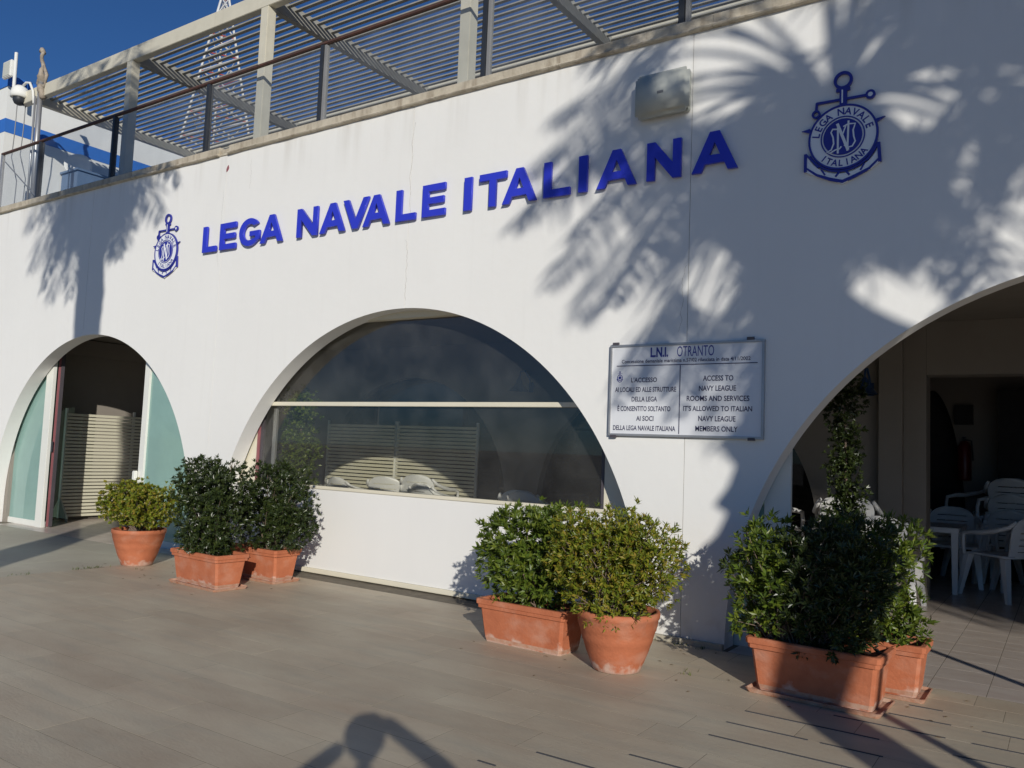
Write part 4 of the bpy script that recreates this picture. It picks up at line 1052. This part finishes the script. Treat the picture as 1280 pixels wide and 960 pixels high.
def palm(base_wp, cx, cz, t, tips, label, seed, rt=.27, FL=3.5, dens=.068, lw=.055, extra=0, box=None, skirt=0, holes=(), prof=None, dens2=1):
    C_ = wproj(cx, cz, t)
    # trunk base on the ground below a point given on the shadow line
    base = Vector(base_wp)
    p = empty('date_palm', base); tag(p, label, 'palm tree', 'palm trees behind the photographer')
    rd = random.Random(seed)
    b = MB(); n = 34; pts = []; N = 18
    for k in range(n+1):
        q = base.lerp(C_, k/n); rad = rt*(1.15-.15*k/n)
        if prof:
            rad, off_ = prof(q.z); q = q+Vector((.73, .68, 0))*off_; rad *= 1+.10*math.sin(k*2.9)
        for a in range(N):
            t_ = 2*math.pi*a/N; rr_ = rad*(1+.10*math.sin(t_*4+k*1.7)+.05*rd.uniform(-1, 1))
            b.v.append((q.x+rr_*math.cos(t_), q.y+rr_*math.sin(t_), q.z))
    for k in range(n):
        for a in range(N): b.f.append((k*N+a, k*N+(a+1) % N, (k+1)*N+(a+1) % N, (k+1)*N+a)); b.mi.append(0)
    tr = b.build('trunk', m_trunk, p, loc=-base)
    tips = list(tips)
    n_ = 0
    while n_ < extra:
        tp = (rd.uniform(box[0], box[1]), rd.uniform(box[2], box[3]), rd.choice((-1, 1)), rd.uniform(.75, 1.0))
        n_ += 1
        if any(math.hypot(cx+(tp[0]-cx)*u-hx, cz+(tp[1]-cz)*u+.5*u*(1-u)-hz) < hr for hx, hz, hr in holes for u in (.3, .5, .7, .85, 1)): continue
        tips.append(tp)
    for _ in range(skirt): tips.append((cx+rd.uniform(-1.3, 1.3), cz-rd.uniform(.9, 2.0), rd.choice((-1, 1)), rd.uniform(.5, .65)))
    for (tx, tz, sg, fl) in tips:
        off = Vector((tx-cx, 0, tz-cz)); 
        # choose depth along the sun ray so the frond has its real length
        bq = off.dot(tosun); cq = off.length_squared-(FL*fl)**2; dsc = bq*bq-cq
        a = -bq+sg*math.sqrt(dsc) if dsc > 0 else -bq
        tip = C_+off+tosun*a
        ctrl = C_.lerp(tip, .45)+Vector((0, 0, .42*FL*fl))*.75
        fr = MB(); K = 26; rc = []
        for k in range(K+1):
            u = k/K; rc.append(C_*(1-u)**2+ctrl*2*u*(1-u)+tip*u*u)
        fr.tube(rc, [.03*(1-k/K)+.006 for k in range(K+1)], 5, cap=False)
        Lr = sum((rc[i+1]-rc[i]).length for i in range(K)); m_ = int(Lr/dens)
        for i in range(int(m_*.14), m_):
            u = i/m_; k = min(K-1, int(u*K)); q = rc[k].lerp(rc[k+1], u*K-k); d = (rc[k+1]-rc[k]).normalized()
            sd = d.cross(Vector((0, 0, 1)));
            if sd.length < .1: sd = d.orthogonal()
            sd.normalize()
            ll = .80*(math.sin(math.pi*(u*.86+.12))**.7)*rd.uniform(.8, 1.1)
            for s_ in (-1, 1):
                dr = (sd*s_*rd.uniform(.55, .85)+d*rd.uniform(.35, .7)+Vector((0, 0, rd.uniform(-.9, -.15)))).normalized()
                wv = d.cross(dr).cross(dr).normalized()*lw*.5
                if in_gap(q+dr*ll*.5) or in_gap(q+dr*ll) or in_gap(q+dr*ll*.2): continue
                m1 = q+dr*ll*.55; e_ = q+dr*ll+Vector((0, 0, -.16*ll))
                fr.quad([q-wv*.6, m1-wv, e_, m1+wv])
        fr.build('frond', L_palm, p, fix=False, loc=-base)
    return p
# right-hand palm
rd = random.Random(21)
tips = [(-4.3, 3.2, 1, 1.05), (-3.5, 2.0, -1, 1.0), (-3.1, 2.1, 1, .95), (-2.3, 2.1, 1, 1.0), (-2.9, 2.7, -1, .9), (-3.4, 2.2, 1, 1.0), (-2.9, 1.9, -1, 1.0), (-2.7, 2.4, 1, .95), (-4.6, 4.4, 1, 1.05), (-4.0, 3.7, -1, 1.0), (-3.7, 4.4, 1, 1.0), (-3.3, 3.4, -1, 1.0), (-3.5, 5.2, -1, .95), (-3.2, 4.0, 1, .95), (-2.9, 3.3, 1, .9), (-3.1, 2.5, -1, 1.0), (-2.7, 2.8, 1, .95), (-3.95, 2.85, 1, 1.0), (-3.6, 2.95, -1, 1.02), (-4.75, 3.85, 1, 1.05), (-4.6, 4.0, -1, 1.1), (-4.3, 4.9, 1, 1.05), (-3.7, 6.1, 1, 1.0), (-3.9, 5.5, -1, 1.0), (-1.9, 6.9, 1, .9), (-.6, 7.4, 1, .9),
        (.8, 7.0, 1, .95), (2.0, 6.2, 1, .95), (2.2, 4.9, -1, .95), (2.3, 3.7, 1, .95), (1.9, 2.9, -1, .95), (1.0, 2.2, 1, .95), (-.3, 2.6, -1, .9), (-1.5, 2.0, 1, .95), (-2.5, 1.65, 1, .95), (-2.2, 2.2, -1, .95),
        (-1.0, 3.2, -1, .8), (-.2, 3.6, 1, .8), (.6, 4.6, -1, .8), (-2.4, 3.6, 1, .95), (-1.8, 3.0, -1, .9), (.2, 3.4, -1, .9), (.9, 3.2, 1, .9), (-.9, 4.6, 1, .9), (1.4, 4.0, 1, .9)]
def skirted(z):      # bare below 3 m, then a thatch of dead leaves that widens upwards
    k = max(0, min(1, (z-3.0)/1.6)); u = max(0, min(1, (z-5.2)/.9)); return (.19+.42*k)*(1-u)+.24*u, .38*k*(1-u)
palm((3.55, -7.0, 0), -1.55, 4.5, 10.0, tips, 'thick palm behind the camera whose crown shades the right half of the wall', 5, rt=.23, prof=skirted, extra=26, box=(-2.6, 2.6, 2.0, 6.6), skirt=14, holes=((-2.4, 5.05, .8), (-1.1, 2.9, .5), (-2.6, 3.2, .4), (-.9, 4.3, .0)))
# left-hand palm
tips = [(-14.6, 4.3, 1, 1), (-14.2, 3.9, -1, 1), (-13.9, 3.7, 1, 1), (-13.3, 3.7, -1, 1), (-11.7, 4.4, 1, 1), (-10.9, 4.7, 1, 1), (-10.5, 5.2, -1, 1), (-14.9, 5.0, 1, 1), (-10.4, 6.0, 1, 1), (-11.4, 7.2, 1, 1), (-12.6, 7.7, 1, 1),
        (-13.8, 7.4, 1, 1), (-14.8, 6.4, 1, 1), (-12.2, 4.3, -1, .9), (-12.9, 4.3, 1, .9), (-13.6, 4.5, 1, .9), (-12.0, 4.7, 1, .8), (-13.0, 4.8, -1, .8), (-11.3, 5.2, -1, .9), (-12.5, 6.6, -1, .9)]
bl = wproj(-12.55, 0, 0)+Vector((tosun.x, tosun.y, 0))*10.8
palm((bl.x, bl.y, 0), -12.75, 6.2, 11.3, tips, 'palm behind the camera whose crown and trunk shade the wall by the left arch', 6, FL=3.0, extra=24, box=(-14.9, -11.2, 4.2, 8.6), skirt=20)
# third palm, further right: added unseen to block sun from the right arch
tips = [(.7, 1.75, 1, 1), (1.1, 1.45, -1, 1), (.5, 2.3, 1, 1), (.3, 2.6, -1, 1), (.6, 3.0, 1, 1), (.2, 2.9, -1, 1), (1.0, 2.6, 1, 1), (.9, 2.0, 1, 1), (1.6, 1.5, 1, 1), (2.2, 1.3, 1, 1), (3.0, 1.3, -1, 1), (4.0, 1.4, 1, 1), (1.5, 2.4, 1, 1), (1.7, 3.4, -1, 1), (5.2, 2.6, 1, 1), (5.2, 4.2, 1, 1), (4.2, 5.2, 1, 1), (2.6, 5.1, 1, 1), (2.6, 2.0, -1, .8), (3.2, 1.9, 1, .8), (3.8, 2.2, 1, .8), (2.2, 2.0, -1, .9), (3.5, 2.6, -1, .7)]
bl = wproj(3.6, 0, 0)+Vector((tosun.x, tosun.y, 0))*11.5
palm((bl.x, bl.y, 0), 3.2, 3.3, 12, tips, 'added third palm, unseen to the right of the others, shading the right arch', 8, rt=.2, FL=2.6, extra=16, box=(1.1, 4.8, 1.8, 4.8), skirt=10)
# slim pole outside the frame to the right, its shadow crosses the indoor floor
b = MB(); b.tube([(0, 0, 0), (0, 0, 5.4)], .04, 10)
tag(b.build('slim_pole', m_alu, loc=(2.95, -5.25, 0)), 'slim metal pole outside the view beside the palm, nearer the camera', 'pole')
b = MB(); b.tube([(0, 0, 0), (0, 0, 3.4)], .04, 10)
tag(b.build('slim_pole', m_alu, loc=(2.0, -1.95, 0)), 'slim metal pole outside the view whose shadow crosses the floor of the right arch', 'pole')

# ---------------------------------------------------------------- the photographer (stands at the camera, seen only as a shadow)
ph = tag(empty('person', (.1, -7.0, 0)), 'person in dark jacket, arms raised, standing at the viewpoint, seen as shadow on paving', 'person')
fw = Vector((f.x, f.y, 0)).normalized(); rt_ = Vector((r0.x, r0.y, 0))
H0 = CAM-fw*.27+Vector((0, 0, .03)) + rt_*.03
def loc(fo, ri, z): return Vector((H0.x, H0.y, 0))+fw*fo+rt_*ri+Vector((0, 0, z))
def skin_body(name, nodes, edges, m, parent, lvl=2):
    me = bpy.data.meshes.new(name); me.from_pydata([tuple(n_[0]-Vector(ph.location)) for n_ in nodes], edges, []); o = link(name, me, m, parent)
    o.modifiers.new('skin', 'SKIN'); ls = me.skin_vertices[0].data
    for i, n_ in enumerate(nodes): ls[i].radius = (n_[1], n_[1] if len(n_) < 3 else n_[2])
    ls[0].use_root = True
    o.modifiers['skin'].use_smooth_shade = True
    sbm = o.modifiers.new('sub', 'SUBSURF'); sbm.levels = lvl; sbm.render_levels = lvl
    return o
N_ = [(loc(-.02, 0, .95), .16, .12), (loc(-.01, 0, 1.15), .15, .11), (loc(0, 0, 1.33), .19, .13), (loc(0, 0, 1.44), .07, .06), (loc(.01, 0, 1.52), .055),
      (loc(0, -.19, 1.34), .065), (loc(.08, -.52, 1.25), .055), (loc(.22, -.14, 1.53), .045),
      (loc(0, .19, 1.38), .065), (loc(.12, .46, 1.42), .052), (loc(.26, .05, 1.66), .05),
      (loc(0, -.11, .88), .11), (loc(.02, -.13, .48), .07), (loc(0, -.14, .10), .05), (loc(.14, -.15, .04), .04),
      (loc(0, .11, .88), .11), (loc(.02, .13, .48), .07), (loc(0, .14, .10), .05), (loc(.14, .15, .04), .04)]
E_ = [(0, 1), (1, 2), (2, 3), (3, 4), (2, 5), (5, 6), (6, 7), (2, 8), (8, 9), (9, 10), (0, 11), (11, 12), (12, 13), (13, 14), (0, 15), (15, 16), (16, 17), (17, 18)]
skin_body('body', N_, E_, m_cloth, ph)
b = MB()
def egg(b, c, rx, ry, rz_, n=20, m_=14):
    b0 = len(b.v)
    for j in range(m_+1):
        a = math.pi*j/m_
        for k in range(n):
            t = 2*math.pi*k/n; v_ = rt_*(rx*math.sin(a)*math.cos(t))+fw*(ry*math.sin(a)*math.sin(t))+Vector((0, 0, rz_*math.cos(a)))
            b.v.append(tuple(c+v_-Vector(ph.location)))
    for j in range(m_):
        for k in range(n): b.f.append((b0+j*n+k, b0+(j+1)*n+k, b0+(j+1)*n+(k+1) % n, b0+j*n+(k+1) % n)); b.mi.append(0)
egg(b, loc(.03, 0, 1.63), .085, .10, .125); egg(b, loc(.125, 0, 1.60), .014, .02, .022, 8, 6)
hd = b.build('head', m_skin, ph, smooth=True)
b = MB(); egg(b, loc(-.01, 0, 1.66), .115, .12, .12); b.build('hair', m_hair, ph, smooth=True)
for sx in (-1, 1):
    base_ = loc(.25, .06, 1.64) if sx > 0 else loc(.23, -.11, 1.56)
    hn = [(base_, .028), (base_+fw*.02-rt_*sx*.03+Vector((0, 0, .02)), .03, .018)]; he = [(0, 1)]
    for q in range(4):
        o_ = hn[1][0]+Vector((0, 0, .025-.017*q)); n0 = len(hn)
        hn += [(o_+fw*.012-rt_*sx*.02, .009), (o_+fw*.015-rt_*sx*.045, .008), (o_-rt_*sx*(.058+.003*q), .007)]; he += [(1, n0), (n0, n0+1), (n0+1, n0+2)]
    n0 = len(hn); hn += [(base_-rt_*sx*.03+Vector((0, 0, -.03))-fw*.01, .010), (base_-rt_*sx*.055+Vector((0, 0, -.025))-fw*.0, .008)]; he += [(0, n0), (n0, n0+1)]
    skin_body('hand', hn, he, m_skin, ph, 1)
cm = tag(empty('photo_camera', CAM-fw*.06), 'small compact camera held up in both hands by the photographer', 'camera')
b = MB(); R3 = Matrix.Rotation(-yaw, 3, 'Z'); b.box(-.05, .05, -.0125, .0125, -.03, .03); o = b.build('camera_body', m_black, cm, bevel=.004); o.rotation_euler = (0, 0, -yaw)
